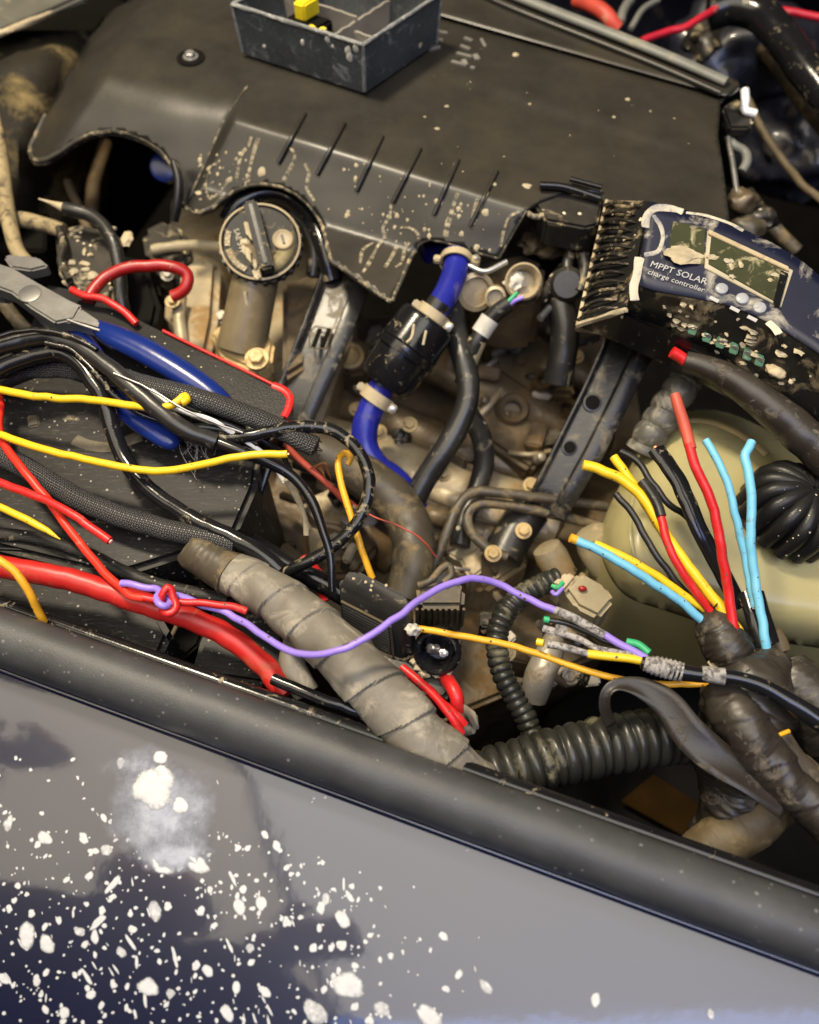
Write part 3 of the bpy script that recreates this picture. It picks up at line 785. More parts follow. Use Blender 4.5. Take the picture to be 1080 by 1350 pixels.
def cover_dot(x, y, r, sd):
    c = P(x, y, cover_z(x, y)); h = 1.5
    n = (P(x + h, y, cover_z(x + h, y)) - c).cross(P(x, y - h, cover_z(x, y - h)) - c).normalized()
    X, Y, _ = frame(n)
    vs = []
    for k, hh in ((1, 0.0), (.6, .28)):
        for i in range(9):
            a = 2 * math.pi * i / 9
            rr = r * k * (1 + .5 * noise.noise(Vector((math.cos(a) * 1.5 + sd * 5, math.sin(a) * 1.5, sd))))
            vs.append(c + Y * rr * math.cos(a) + X * rr * 1.2 * math.sin(a) + n * (r * hh + .0001))
    return vs, [(i, (i + 1) % 9, 9 + (i + 1) % 9, 9 + i) for i in range(9)] + [tuple(range(9, 18))]
for i in range(90):
    x = rnd.gauss(545, 75); y = 156 + .305 * (x - 300) + rnd.uniform(5, 100)
    if inside(x, y, outline): geo.append(cover_dot(x, y, (0.5 + rnd.expovariate(1.2)) * .0006, i))
for i in range(60):
    x = rnd.uniform(260, 330); y = rnd.uniform(200, 275)
    if inside(x, y, outline): geo.append(cover_dot(x, y, (0.5 + rnd.expovariate(1.2)) * .0006, i + 300))
for i in range(26):
    x = rnd.uniform(560, 930); y = rnd.uniform(60, 260)
    if inside(x, y, outline): geo.append(cover_dot(x, y, (0.4 + rnd.expovariate(1.8)) * .0006, i + 500))
for x, y, r in ((345, 226, 5.5), (326, 232, 2.5), (680, 72, 4), (695, 245, 4.5), (828, 131, 3), (605, 275, 3), (576, 265, 3), (640, 280, 4), (652, 243, 3), (605, 285, 2.5)):
    geo.append(cover_dot(x, y, r * .0006, r))
put(geo, 'mud_fleck', M['mud'], cover, 'stuff')

# ================================================================== grey tray on the cover
A, B = P(321, 71, .0425), P(481, 123, .0425)
C = P(576, 58, .0425); D = A + (C - B)
tray = thing('plastic_tray', 'open slate grey plastic tray lying on the engine cover', 'tray', (A + C) / 2)
HT = 0.040
M['worn_edge'] = pm('worn_tray_edge', (0.16, 0.165, 0.16), 0.6, dirt=.45, dirtcol=(.4, .4, .36), dscale=150, bump=.4)
ctr = (A + C) / 2
def out(p, k): return Vector((ctr.x + (p.x - ctr.x) * k, ctr.y + (p.y - ctr.y) * k, p.z))
def wall_piece(a, b, hgt, mat, th=0.0022, name='side_wall'):
    n = (b - a).cross(Vector((0, 0, 1))).normalized()
    if n.dot(ctr - a) < 0: n = -n
    a2, b2 = out(a, 1.03) + Vector((0, 0, hgt)), out(b, 1.03) + Vector((0, 0, hgt))
    m = 14
    vs, fs = [], []
    for i in range(m + 1):
        t = i / m
        for lo, hi in ((a, a2),):
            p, q = a.lerp(b, t), a2.lerp(b2, t)
            q = q + Vector((0, 0, .0016 * noise.noise(Vector((q.x * 120, q.y * 120, 3)))))
            mid = p.lerp(q, .5) + n * (-.0012 * math.sin(math.pi * t))
            vs += [p, mid, q, q + n * th, mid + n * th, p + n * th]
    for i in range(m):
        for k in range(6):
            k2 = (k + 1) % 6
            fs.append((i * 6 + k, i * 6 + k2, (i + 1) * 6 + k2, (i + 1) * 6 + k))
    fs += [tuple(range(6)), tuple(m * 6 + k for k in range(5, -1, -1))]
    return build(name, vs, fs, mat, tray, smooth=45)
for a, b in ((A, B), (B, C), (C, D), (D, A)):
    wall_piece(a, b, HT, M['tray'])
    a2, b2 = out(a, 1.025) + Vector((0, 0, HT)), out(b, 1.025) + Vector((0, 0, HT))
    wtube('worn_edge', [(*a2.lerp(b2, t), .0016) for t in (0, .3, .6, 1)], M['worn_edge'], tray, n=30, seg=8, lump=.4)
    wtube('worn_corner', [(*(a + Vector((0, 0, .002))), .0016), (*a2, .0014)], M['worn_edge'], tray, n=10, seg=8, lump=.3)
f = [p + Vector((0, 0, .003)) for p in (A, B, C, D)]
quad_slab('base', f, .0025, M['tray_in'], tray)
# inner partitions
def tpt(u, v, z=0.003): return A + (B - A) * u + (D - A) * v + Vector((0, 0, z))
wall_piece(tpt(.62, .04), tpt(.62, .98), .022, M['tray_in'], .002, 'partition')
wall_piece(tpt(.04, .55), tpt(.62, .55), .026, M['tray_in'], .002, 'partition')
wall_piece(tpt(.62, .5), tpt(.97, .5), .016, M['tray_in'], .002, 'partition')
box('relay_socket', tpt(.36, .28, .015), (B - A) * .14, (D - A) * .16, Vector((0, 0, .012)), M['black_deep'], tray, bevel=.002)
fp = box('fuse_puller', tpt(.34, .36, .034), (B - A) * .045, (D - A) * .10, Vector((0, 0, .007)), M['gold'], tray, bevel=.0015)
tube('yellow_clip', [(404, 42, .07), (410, 35, .073), (415, 38, .074), (418, 44, .072)], 2.5, M['gold'], tray, n=14)
tube('yellow_clip', [(420, 45, .07), (424, 38, .073), (430, 39, .073)], 2.3, M['gold'], tray, n=14)
for x, y, r in ((401, 55, 3.5), (434, 50, 4), (461, 66, 5), (463, 74, 5), (471, 62, 4.5), (440, 60, 2), (350, 60, 2)):
    w = P(x, y, .065)
    n2 = (B - A).cross(Vector((0, 0, 1))).normalized()
    # project to the front wall plane
    w = on_plane(x, y, A - n2 * 0 + Vector((0, 0, 0)), n2, 0) if n2.y < 0 else on_plane(x, y, A, -n2, 0)
    blob('mud_spot', w + (n2 if n2.y < 0 else -n2) * .0014, r * .0006, .0008, r * .0008, M['cream'], tray, seed=r)

# ================================================================== engine block and castings
eng = thing('engine_block', 'dusty tan alloy engine block deep below the black cover', 'engine', P(560, 560, -0.40))
def casting(name, poly, zt, zb, mat=None, bev=.004): return prism(name, poly, zt, zb, mat or M['alloy'], eng, bevel=bev)
casting('lower_block', [(380, 430), (820, 380), (860, 640), (800, 860), (560, 960), (390, 800), (330, 620)], -0.185, -0.40, M['alloy_dark'])
casting('cylinder_head', [(225, 250), (440, 300), (470, 420), (420, 560), (300, 520), (215, 420)], -0.095, -0.28, M['alloy'], .006)
casting('head_wall', [(236, 352), (262, 330), (290, 345), (285, 420), (268, 505), (236, 490)], -0.060, -0.14, M['alloy'], .006)
casting('head_wall', [(372, 372), (430, 352), (436, 372), (404, 480), (372, 500)], -0.055, -0.14, M['alloy_dark'], .004)
casting('boss', [(283, 452), (300, 440), (345, 450), (358, 470), (352, 492), (330, 500), (300, 490), (284, 472)], -0.060, -0.13, M['alloy_yellow'], .004)
tube('cooling_pipe', [(200, 330, -.045), (230, 325, -.045), (262, 323, -.043), (300, 326, -.04)], 7, M['beige_plastic'], eng, rfun=lambda s, a: 1 + .06 * math.sin(s * 2600))
tube('rod_end', [(238, 392, -.05), (236, 420, -.055), (242, 460, -.06), (246, 490, -.065)], 9, M['alloy'], eng, flat=(1, .7))
bolt(P(228, 398, -.045), (0, -.2, 1), .004, M['alloy_yellow'], eng)
# long manifold rails under the hoses
def rail3(y0, z, r, m, x0=380, x1=760, dy=118, flat=(1, .8)):
    tube('manifold_rail', [(x0, y0, z), ((x0 + x1) / 2, y0 + dy * .5, z), (x1, y0 + dy, z - .01)], r, m, eng, n=40, seg=18, flat=flat, lump=.05)
rail3(575, -.125, 40, M['alloy'], 400, 735, 115)
rail3(520, -.150, 26, M['alloy_dark'], 420, 760, 125)
rail3(635, -.118, 16, M['alloy'], 540, 720, 64)
rail3(668, -.128, 14, M['alloy_dark'], 540, 720, 62)
rail3(470, -.14, 30, M['alloy_dark'], 560, 800, 120)
rail3(640, -.17, 22, M['alloy_dark'], 380, 520, 100)
rail3(420, -.15, 24, M['alloy_dark'], 640, 790, 90)
casting('valve_lug', [(448, 455), (470, 440), (490, 458), (484, 490), (455, 495)], -.11, -.19, M['alloy_dark'])
lathe('core_plug', P(462, 470, -.108), (0, -.3, 1), [(0, .012), (.002, .012), (.003, .009), (.001, .007)], M['alloy_yellow'], eng)
for x, y, z, r in ((672, 545, -.115, .014), (712, 508, -.1, .008), (742, 545, -.12, .010)):
    lathe('boss', P(x, y, z - .02), (.1, -.4, 1), [(0, r * 1.1), (.016, r), (.019, r * .85), (.016, r * .55), (.008, r * .5)], M['alloy_dark'], eng, seg=18)
casting('web', [(600, 520), (640, 500), (690, 540), (730, 590), (700, 620), (640, 580)], -.128, -.2, M['alloy_dark'])
casting('web', [(640, 430), (700, 425), (745, 470), (760, 520), (700, 520), (655, 490)], -.12, -.2, M['alloy_dark'])
casting('web', [(560, 690), (600, 660), (680, 700), (700, 740), (640, 780), (585, 760)], -.14, -.2, M['alloy'])
casting('ledge', [(585, 700), (618, 690), (640, 718), (610, 742), (590, 730)], -.125, -.17, M['beige_plastic'], .002)
casting('ledge', [(605, 735), (635, 722), (645, 745), (620, 765)], -.115, -.16, M['alloy'], .002)
casting('pan', [(370, 600), (460, 640), (500, 720), (470, 760), (390, 760), (350, 690)], -.15, -.25, M['alloy_dark'])
casting('ledge', [(395, 660), (440, 640), (475, 668), (462, 700), (420, 690)], -.125, -.17, M['alloy'], .003)
casting('ledge', [(405, 690), (450, 700), (455, 735), (410, 740)], -.14, -.19, M['alloy'], .003)
# clutter of small castings, tabs and clips
def tilted(name, x, y, z, lx, ly, h, rot, tilt, mat, bev=.0015):
    k = mpp(x, y, z); q = Matrix.Rotation(rot, 3, 'Z') @ Matrix.Rotation(tilt, 3, 'X')
    box(name, P(x, y, z), q @ Vector((lx * k, 0, 0)), q @ Vector((0, ly * k, 0)), q @ Vector((0, 0, h)), mat, eng, bevel=bev)
cr = random.Random(23)
mats = ['alloy', 'alloy_dark', 'alloy_grey', 'alloy_dark', 'black_dirty', 'brown_tape', 'alloy_grey']
for (x0, x1, y0, y1, n_, z0, z1, big_) in ((640, 780, 735, 900, 26, -.125, -.095, 20), (600, 780, 420, 620, 30, -.14, -.115, 20), (455, 560, 420, 520, 10, -.15, -.12, 18), (380, 480, 600, 760, 14, -.14, -.115, 20), (560, 660, 690, 800, 10, -.13, -.11, 14), (215, 300, 330, 470, 8, -.085, -.065, 14), (500, 620, 560, 640, 6, -.13, -.10, 16)):
    for i in range(n_):
        x, y, z = cr.uniform(x0, x1), cr.uniform(y0, y1), cr.uniform(z0, z1)
        kind = cr.random(); mt = M[mats[cr.randrange(len(mats))]]
        sz = cr.uniform(.35, 1) * big_
        if kind < .5: tilted('casting_tab', x, y, z, sz, sz * cr.uniform(.25, .7), cr.uniform(.003, .012), -.33 + cr.choice((0, 1.57, .4, -.5)) + cr.uniform(-.15, .15), cr.uniform(-.6, .6), mt)
        elif kind < .72:
            a = -.33 + cr.uniform(-.9, .9); l = sz * 1.6
            tube('small_pipe', [(x - l * math.cos(a), y - l * math.sin(a), z), (x, y + cr.uniform(-5, 5), z + .006), (x + l * math.cos(a), y + l * math.sin(a), z)], cr.uniform(2.5, 6), mt, eng, n=14, seg=8)
        elif kind < .9:
            r = cr.uniform(.004, .009)
            lathe('casting_stub', P(x, y, z - .01), (cr.uniform(-.6, .6), -.5, 1), [(0, r), (.012, r), (.013, r * .8), (.020, r * .75), (.021, r * .4)], mt, eng, seg=14)
        else: bolt(P(x, y, z + .008), (cr.uniform(-.3, .3), -.4, 1), .0038, M['alloy_grey'], eng)
lathe('pipe_stub', P(742, 760, -.10), (-.55, .65, .7), [(0, .011), (.018, .012), (.026, .0105), (.028, .006)], M['alloy'], eng)
lathe('pipe_stub', P(800, 745, -.10), (-.45, .5, .7), [(0, .014), (.02, .015), (.03, .012), (.031, .006)], M['beige_plastic'], eng)
tube('pipe_stub', [(732, 842, -.075, 14), (722, 866, -.075, 19), (712, 890, -.078, 20), (704, 922, -.09, 17)], 20, M['alloy_grey'], eng, n=30, lump=.12)
for x, y, z in ((760, 470, -.1), (560, 480, -.13), (470, 540, -.12), (600, 560, -.13), (668, 860, -.08), (690, 700, -.1), (650, 730, -.09), (755, 830, -.09), (430, 720, -.12), (540, 560, -.08), (500, 570, -.085), (700, 640, -.1), (585, 625, -.085)):
    bolt(P(x, y, z), (0, -.3, 1), .0042, M['alloy_yellow'], eng)
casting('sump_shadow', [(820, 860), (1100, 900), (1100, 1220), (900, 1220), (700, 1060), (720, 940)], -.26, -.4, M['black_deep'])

# ================================================================== oil filler with cap
fil = thing('oil_filler', 'round black oil filler cap on a muddy neck beside the blue pliers', 'oil filler', P(320, 465, -.06))
pc = P(343, 318, .008)
axis = (Vector((0, -0.42, 1)) + Vector((.06, 0, 0))).normalized()
pb = P(318, 462, -.058)
tn = pc - axis * .012
wtube('neck', [(*pb, .0195), (*pb.lerp(tn, .35), .0185), (*pb.lerp(tn, .8), .0175), (*tn, .0185)], M['neck'] if 'neck' in M else M['brown_tape'], fil, n=16, seg=22)
tube('drip_edge', [(323, 385, -.013), (326, 410, -.025), (318, 440, -.040), (312, 462, -.052)], 2.6, M['mud'], fil, n=20, lump=.4)
tube('neck_web', [(352, 385, -.02), (346, 420, -.04), (340, 455, -.055)], 6, M['brown_tape'], fil, n=14)
k = mpp(320, 470, -.058)
prism('flange', [(276, 440), (290, 425), (340, 428), (362, 450), (358, 478), (338, 492), (320, 482), (292, 470)], -.052, -.07, M['alloy_yellow'], fil, bevel=.003)
bolt(P(339, 474, -.048), (0, -.2, 1), .0062, M['alloy_yellow'], fil)
R = 0.0305
cap = lathe('cap', pc - axis * .012, axis, [(0, R * .93), (.001, R * .99), (.009, R), (.0115, R * .985), (.012, R * .94), (.0108, R * .90), (.0105, R * .02)], M['black_cap'], fil, seg=48, smooth=30)
x, y, a = frame(axis, RGT)      # x to the right, y up the photo
if y.y < 0: y = -y
vs, fs = lathe_geo(pc - axis * .0008, axis, [(-.001, R * .99), (.0006, R * 1.0), (.0010, R * .965), (.0002, R * .93)], 48, closed=False)
build('cap_rim', vs, fs, M['pale'], cap, smooth=50)
for i in range(26):
    t = 2 * math.pi * i / 26
    box('grip_notch', pc - axis * .0075 + x * (R * 1.0 * math.cos(t)) + y * (R * 1.0 * math.sin(t)), (x * math.cos(t) + y * math.sin(t)) * .0012, (y * math.cos(t) - x * math.sin(t)) * .0018, a * .0035, M['black'], cap, bevel=.0005)
gd = (x * .26 + y * -.965).normalized(); gs = a.cross(gd)
box('cap_handle', pc + a * .0055 + gs * -.000, gd * R * .90, gs * .0052, a * .0072, M['black_cap'], cap, bevel=.0018)
box('cap_handle_rib', pc + a * .0128, gd * R * .78, gs * .0014, a * .0008, M['black'], cap, bevel=.0004)
lathe('cap_emblem', pc + x * R * .56 + y * R * .05, a, [(-.0015, .0078), (.0012, .0078), (.0018, .0070), (.0012, .0058), (.0008, .0050), (.0008, .001)], M['pale'], cap, seg=28)
box('emblem_mark', pc + x * R * .56 + y * R * .05 + a * .0012, gd * .0035, gs * .0009, a * .0006, M['black'], cap, bevel=0)
vs, fs = [], []
for i, t in enumerate(np.linspace(-1.25, .35, 16)):      # dusty quarter beside the emblem
    for r in (R * .50, R * .86):
        vs.append(pc + x * (r * math.cos(t)) + y * (r * math.sin(t)) - a * .0003)
fs = [(2 * i, 2 * i + 1, 2 * i + 3, 2 * i + 2) for i in range(15)]
build('dust_patch', vs, fs, M['pale_dust'] if 'pale_dust' in M else M['tan_tape'], cap, solid=.0008)
# worn white lettering: a line inside and a ring outside
lettering('lettering', 'SAE 5W', pc - x * R * .66 + y * R * .30 - a * .0004, (gd + x * .02), -(a.cross(gd)) * -1, .0058, M['print_dirty'] if 'print_dirty' in M else M['pale'], cap)
for i in range(15):
    t = math.radians(165 + i * 5.6)
    if i == 5: continue
    rr = R * .80
    c = pc + x * (rr * math.cos(t)) + y * (rr * math.sin(t)) - a * .0003
    rad = x * math.cos(t) + y * math.sin(t); tan = y * math.cos(t) - x * math.sin(t)
    box('worn_print', c, rad * .0020, tan * .0009, a * .0003, M['pale'], cap, bevel=0)
    box('worn_print', c + rad * (.001 if i % 2 else -.0012), rad * .0006, tan * .0013, a * .0003, M['pale'], cap, bevel=0)
for (u, v, r, l) in ((-.36, -.1, .0032, .016), (-.30, .35, .0026, .012), (-.05, -.82, .0030, .006), (-.12, -.55, .002, .006), (.2, -.45, .002, .005)):
    blob('mud_patch', pc + x * (u * R) + y * (v * R) + a * (.0002 if u < -.2 else .001), r, l, .001, M['mud'], cap, amp=.5, seed=u, rot=Matrix.Rotation(0.25, 3, 'Z').to_quaternion())

# dark hose arching above the cap under the cover
h = tube('breather_hose', [(300, 292, -.02), (318, 268, -.01), (350, 254, -.006), (385, 262, -.008), (412, 290, -.012), (428, 330, -.02), (438, 370, -.035)], 13, M['black_gloss'], seg=14)
tag(h, 'glossy black breather hose arching over the oil cap under the cover', 'hose')
h = tube('vacuum_hose', [(385, 285, -.02), (405, 300, -.02), (415, 330, -.028), (412, 365, -.04)], 9, M['black'], seg=12)
tag(h, 'thin black vacuum hose just right of the oil cap', 'hose')

# ================================================================== brackets
def bracket(name, label, left, right, z, holes, slot=None):
    """folded sheet strut: web with two turned-up flanges"""
    b = thing(name, label, 'bracket', P(*left[-1], z[-1]))
    n = len(left)
    L = [P(x, y, zz) for (x, y), zz in zip(left, z)]; Rr = [P(x, y, zz) for (x, y), zz in zip(right, z)]
    vs, fs = [], []
    for l, r in zip(L, Rr):
        w = (r - l)
        vs += [l + Vector((0, 0, .006)), l + w * .04, l + w * .10 - Vector((0, 0, .002)), l + w * .60 - Vector((0, 0, .002)), l + w * .68 + Vector((0, 0, .004)), r + Vector((0, 0, .005))]
    for i in range(n - 1):
        for k in range(5): fs.append((i * 6 + k, i * 6 + k + 1, (i + 1) * 6 + k + 1, (i + 1) * 6 + k))
    build('strut', vs, fs, M['bracket'], b, smooth=30, solid=.0022)
    for x, y, zz, r in holes:
        c = P(x, y, zz)
        lathe('hole_rim', c, (0, -.5, .9), [(0, r * 1.25), (.0010, r * 1.2), (.0012, r * .95), (-.001, r * .9)], M['bracket'], b, closed=False)
        lathe('hole', c, (0, -.5, .9), [(.0002, r * .92), (.0004, r * .92)], M['black_deep'], b)
    if slot:
        x, y, zz = slot
        for dx in (-6, 6):
            a0, b0 = P(x + dx + 4, y - 12, zz), P(x + dx - 5, y + 12, zz)
            d = b0 - a0; s = Vector((d.y, -d.x, 0)).normalized()
            box('slot', (a0 + b0) / 2, d / 2, s * .0016, Vector((0, 0, .001)), M['black_deep'], b, bevel=0)
        for sx, sy, ex, ey in ((-16, -8, -8, -16), (-8, -16, 14, -12), (14, -12, 6, 14), (-16, -8, -16, 12), (-16, 12, 6, 14)):
            a0, b0 = P(x + sx, y + sy, zz), P(x + ex, y + ey, zz)
            wtube('slot_edge', [(*a0, .0006), (*b0, .0006)], M['tan_tape'], b, n=5, seg=6)
    return b
bracket('support_bracket', 'grey black folded metal strut left of the black fuel filter',
        [(436, 340), (425, 372), (404, 430), (380, 490), (362, 540), (350, 580)], [(498, 365), (484, 392), (464, 445), (440, 500), (418, 550), (400, 600)], [-.03, -.035, -.045, -.06, -.075, -.09],
        [], (424, 446, -.042))
bracket('support_bracket', 'dark folded metal strut with round holes under the charge controller',
        [(800, 430), (790, 465), (765, 520), (735, 580), (708, 635), (690, 668)], [(872, 460), (852, 488), (825, 545), (795, 605), (765, 655), (744, 690)], [-.02, -.03, -.045, -.06, -.075, -.09],
        [(781, 531, -.045, .0058), (751, 590, -.060, .0048)])

# ================================================================== fuel filter with blue hoses
ff = thing('fuel_filter', 'black plastic fuel filter joining two blue hoses', 'fuel filter', P(500, 520, -.06))
p1, p0 = P(571, 412, -.002), P(503, 512, -.038)
ax = (p1 - p0); L = ax.length; ax.normalize()
r1 = 42 * mpp(540, 460, -.02)
q = p0 + ax * L * .04
lathe('body', q, ax, [(0, r1 * .55), (.001, r1 * .80), (.005, r1 * .90), (L * .40, r1 * .95), (L * .405, r1 * 1.06), (L * .45, r1 * 1.07), (L * .455, r1 * .99), (L * .50, r1 * .99), (L * .51, r1 * 1.03), (L * .53, r1 * .99), (L * .83, r1 * .93), (L * .88, r1 * .85), (L * .90, r1 * .45)], M['black_gloss'], ff, seg=36, smooth=35)
lathe('spigot', p1 - ax * L * .1, ax, [(0, .009), (.016, .009)], M['black'], ff)
lathe('spigot', p0 - ax * .008, ax, [(0, .009), (.016, .009)], M['black'], ff)
for t in (-.15, .35, 1.0):
    X, Y, _ = frame(ax)
    v = (X * math.cos(t) + Y * math.sin(t)) * r1
tube('mud_run', [(546, 428, .012), (543, 445, .010), (536, 452, .009)], 2, M['mud'], ff, n=10, lump=.4)
tube('mud_run', [(562, 436, .010), (558, 455, .006)], 1.8, M['mud'], ff, n=10, lump=.4)
h = tube('blue_hose', [(606, 300, .002), (604, 335, .003), (599, 362, .002), (588, 388, 0), (574, 410, -.002), (568, 418, -.004)], 17, M['blue_hose'], seg=18)
tag(h, 'short bright blue hose entering the fuel filter from above', 'hose')
h = tube('blue_hose', [(505, 508, -.036), (494, 530, -.045), (482, 560, -.055), (482, 590, -.065), (497, 615, -.072), (520, 632, -.08), (540, 655, -.09), (548, 670, -.098)], 17.5, M['blue_hose'], seg=18)
tag(h, 'curved blue hose leaving the fuel filter downwards', 'hose')
def clamp(label, c, axis, r, w=.008):
    t = thing('hose_clamp', label, 'hose clamp', c)
    a = Vector(axis).normalized()
    lathe('band', Vector(c) - a * w / 2, a, [(0, r), (0, r * 1.10), (w, r * 1.10), (w, r)], M['pale'], t, closed=False)
    X, Y, _ = frame(a, (1, 0, 0))
    hs = box('screw_housing', Vector(c) + X * r * 1.2 + Y * -r * .1, a * .0035, X * .0035, Y * .005, M['pale'], t, bevel=.001)
    wtube('screw', [(*(Vector(c) + X * r * 1.25 - Y * .008), .0022), (*(Vector(c) + X * r * 1.25 + Y * .008), .0022)], M['steel'], hs, n=5)
    box('clamp_ear', Vector(c) - X * r * 1.2, a * .003, X * .0035, Y * .0025, M['pale'], t, bevel=.001)
    return t
clamp('pale hose clamp above the black fuel filter', P(570, 416, -.003), p1 - p0, .0112, .009)
clamp('pale hose clamp below the black fuel filter', P(497, 524, -.042), p1 - p0, .0112, .009)
clamp('pale hose clamp on the top end of the short blue hose', P(602, 345, .003), P(604, 335, .003) - P(599, 362, .002), .0115, .006)
h = tube('blue_hose', [(560, 335, -.03), (575, 328, -.03), (592, 330, -.03)], 14, M['blue_hose'])
tag(h, 'blue hose end hidden in shadow under the cover lip', 'hose')

h = tube('rubber_hose', [(596, 392, -.02), (600, 430, -.024), (608, 465, -.028), (617, 500, -.035), (616, 530, -.042), (605, 560, -.05), (585, 595, -.06), (562, 630, -.072), (545, 662, -.082)], 15.5, M['black_cable'], seg=16, lump=.06)
tag(h, 'long black rubber hose curving down right of the fuel filter', 'hose')
h = tube('rubber_hose', [(618, 545, -.09), (634, 575, -.092), (638, 610, -.095), (628, 648, -.10), (612, 685, -.105), (606, 720, -.11)], 14, M['black'], seg=14)
tag(h, 'black rubber hose lying deeper beside the long curved hose', 'hose')
h = tube('rubber_hose', [(736, 395, -.02), (745, 430, -.03), (742, 470, -.045), (735, 505, -.06)], 19, M['black'], seg=14, lump=.05)
tag(h, 'stubby black hose hanging left of the charge controller', 'hose')
h = tube('rubber_hose', [(395, 590, -.055), (440, 606, -.06), (485, 632, -.066), (522, 662, -.072), (542, 700, -.078), (545, 745, -.082), (534, 790, -.09)], 28, M['brown_tape'], seg=22, n=90, rfun=lambda s, a: 1 + .05 * ((s * 28 + a / 6.283) % 1.0), lump=.06)
tag(h, 'thick brown taped hose bending down in the middle of the bay', 'hose')
# steel fuel lines
h = tube('steel_line', [(558, 775, -.10), (574, 740, -.095), (590, 700, -.085), (604, 668, -.08), (624, 649, -.078), (660, 650, -.078), (720, 657, -.082), (800, 668, -.09)], 7, M['brown_tape'], seg=12)
tag(h, 'upper thin metal fuel line bent across the middle of the bay', 'pipe')
h = tube('steel_line', [(668, 735, -.095), (645, 724, -.092), (624, 705, -.09), (616, 685, -.088), (625, 668, -.086), (655, 664, -.086), (720, 676, -.09), (800, 695, -.098)], 7, M['brown_tape'], seg=12)
tag(h, 'lower thin metal fuel line looping under the first', 'pipe')
h = tube('rubber_hose', [(700, 672, -.11), (680, 700, -.115), (662, 735, -.12)], 27, M['black'], seg=16)
tag(h, 'dark stub hose below the two thin metal lines', 'hose')

# ================================================================== sensor by the cover lip
sn = thing('throttle_sensor', 'pale muddy sensor plug with green and violet wires under the cover lip', 'sensor', P(685, 380, -.03))
c = P(690, 372, .0)
axs = Vector((-.1, -.55, .6)).normalized()
lathe('plug', c - axs * .012, axs, [(0, .0125), (.012, .0128), (.017, .0118), (.022, .0135), (.024, .012), (.020, .009), (.012, .0085)], M['pale'], sn, seg=28)
blob('mud_crust', c + axs * .004 - Vector((.006, 0, 0)), .008, .007, .006, M['cream'], sn, amp=.5, seed=4)
tube('violet_lead', [(690, 392, .006), (680, 396, .004), (672, 402, 0)], 3, M['purple'], sn, n=10)
tube('green_lead', [(682, 386, .006), (674, 394, .004), (664, 404, 0)], 3, M['green'], sn, n=10)
th = thing('throttle_casting', 'dull alloy throttle casting half hidden under the cover lip', 'casting', P(650, 370, -.06))
prism('housing', [(625, 345), (690, 330), (720, 345), (715, 395), (670, 400), (630, 385)], -.022, -.08, M['alloy_dark'], th, bevel=.005)
lathe('pipe_end', P(653, 392, -.005), (-.1, -.7, .6), [(-.02, .008), (0, .008), (.001, .006), (-.004, .0055)], M['alloy'], th)
lathe('pipe_end', P(628, 385, -.010), (.2, -.7, .6), [(-.03, .0145), (0, .0145), (.001, .011), (-.004, .0105)], M['alloy'], th)
tube('mixer_edge', [(618, 350, .004), (640, 358, .004), (668, 345, .006)], 4, M['steel'], th, n=14)
lathe('pipe_end', P(616, 372, -.012), (.2, -.6, .6), [(-.02, .012), (0, .012), (.001, .009)], M['alloy_yellow'], th)
h = tube('sensor_cable', [(672, 400, 0), (655, 412, -.006), (640, 430, -.014), (628, 452, -.022), (618, 478, -.034), (610, 505, -.048)], 11, M['black_cable'], seg=14)
tag(h, 'black cable sleeve running from the pale sensor plug', 'cable')
lathe('tape_band', P(640, 430, -.014) , P(655, 412, -.006) - P(628, 452, -.022), [(-.0065, .0073), (.0065, .0073), (.0066, .006), (-.0066, .006)], M['white_band'] if 'white_band' in M else M['pale'], h)
lathe('pale_sleeve', P(630, 448, -.021), P(618, 478, -.034) - P(630, 448, -.021), [(0, .0068), (.024, .0066), (.0241, .005), (0, .005)], M['beige_plastic'], h)
mv = thing('actuator_linkage', 'blackened linkage and clips in the gap left of the charge controller', 'linkage', P(755, 360, -.05))
tube('link_arm', [(745, 300, .012), (752, 325, .006), (748, 355, 0), (760, 380, -.006)], 8, M['black_dirty'], mv, n=20)
tube('link_arm', [(775, 302, .012), (768, 330, .008), (772, 355, .002), (765, 385, -.006)], 9, M['black_dirty'], mv, n=20)
tube('link_arm', [(782, 290, .012), (788, 320, .01), (778, 370, 0), (770, 410, -.02)], 5, M['black_gloss'], mv, n=20)
tube('link_arm', [(715, 395, -.01), (728, 370, -.01), (742, 352, -.012)], 6, M['black_dirty'], mv, n=20)
tube('link_arm', [(712, 420, -.02), (735, 395, -.02), (760, 375, -.02)], 5, M['steel'], mv, n=20)
lathe('swivel', P(748, 375, -.004), (-.2, -.6, .7), [(-.01, .013), (0, .013), (.003, .010), (.003, .004)], M['black'], mv)
blob('grease_lump', P(725, 330, -.01), .013, .008, .008, M['brown_tape'], mv, amp=.5, seed=3)
blob('grease_lump', P(705, 320, -.005), .012, .01, .008, M['alloy_dark'], mv, amp=.5, seed=5)
prism('lever_plate', [(700, 300), (742, 305), (748, 330), (720, 352), (702, 340)], -.03, -.06, M['black_deep'], mv, bevel=.002)

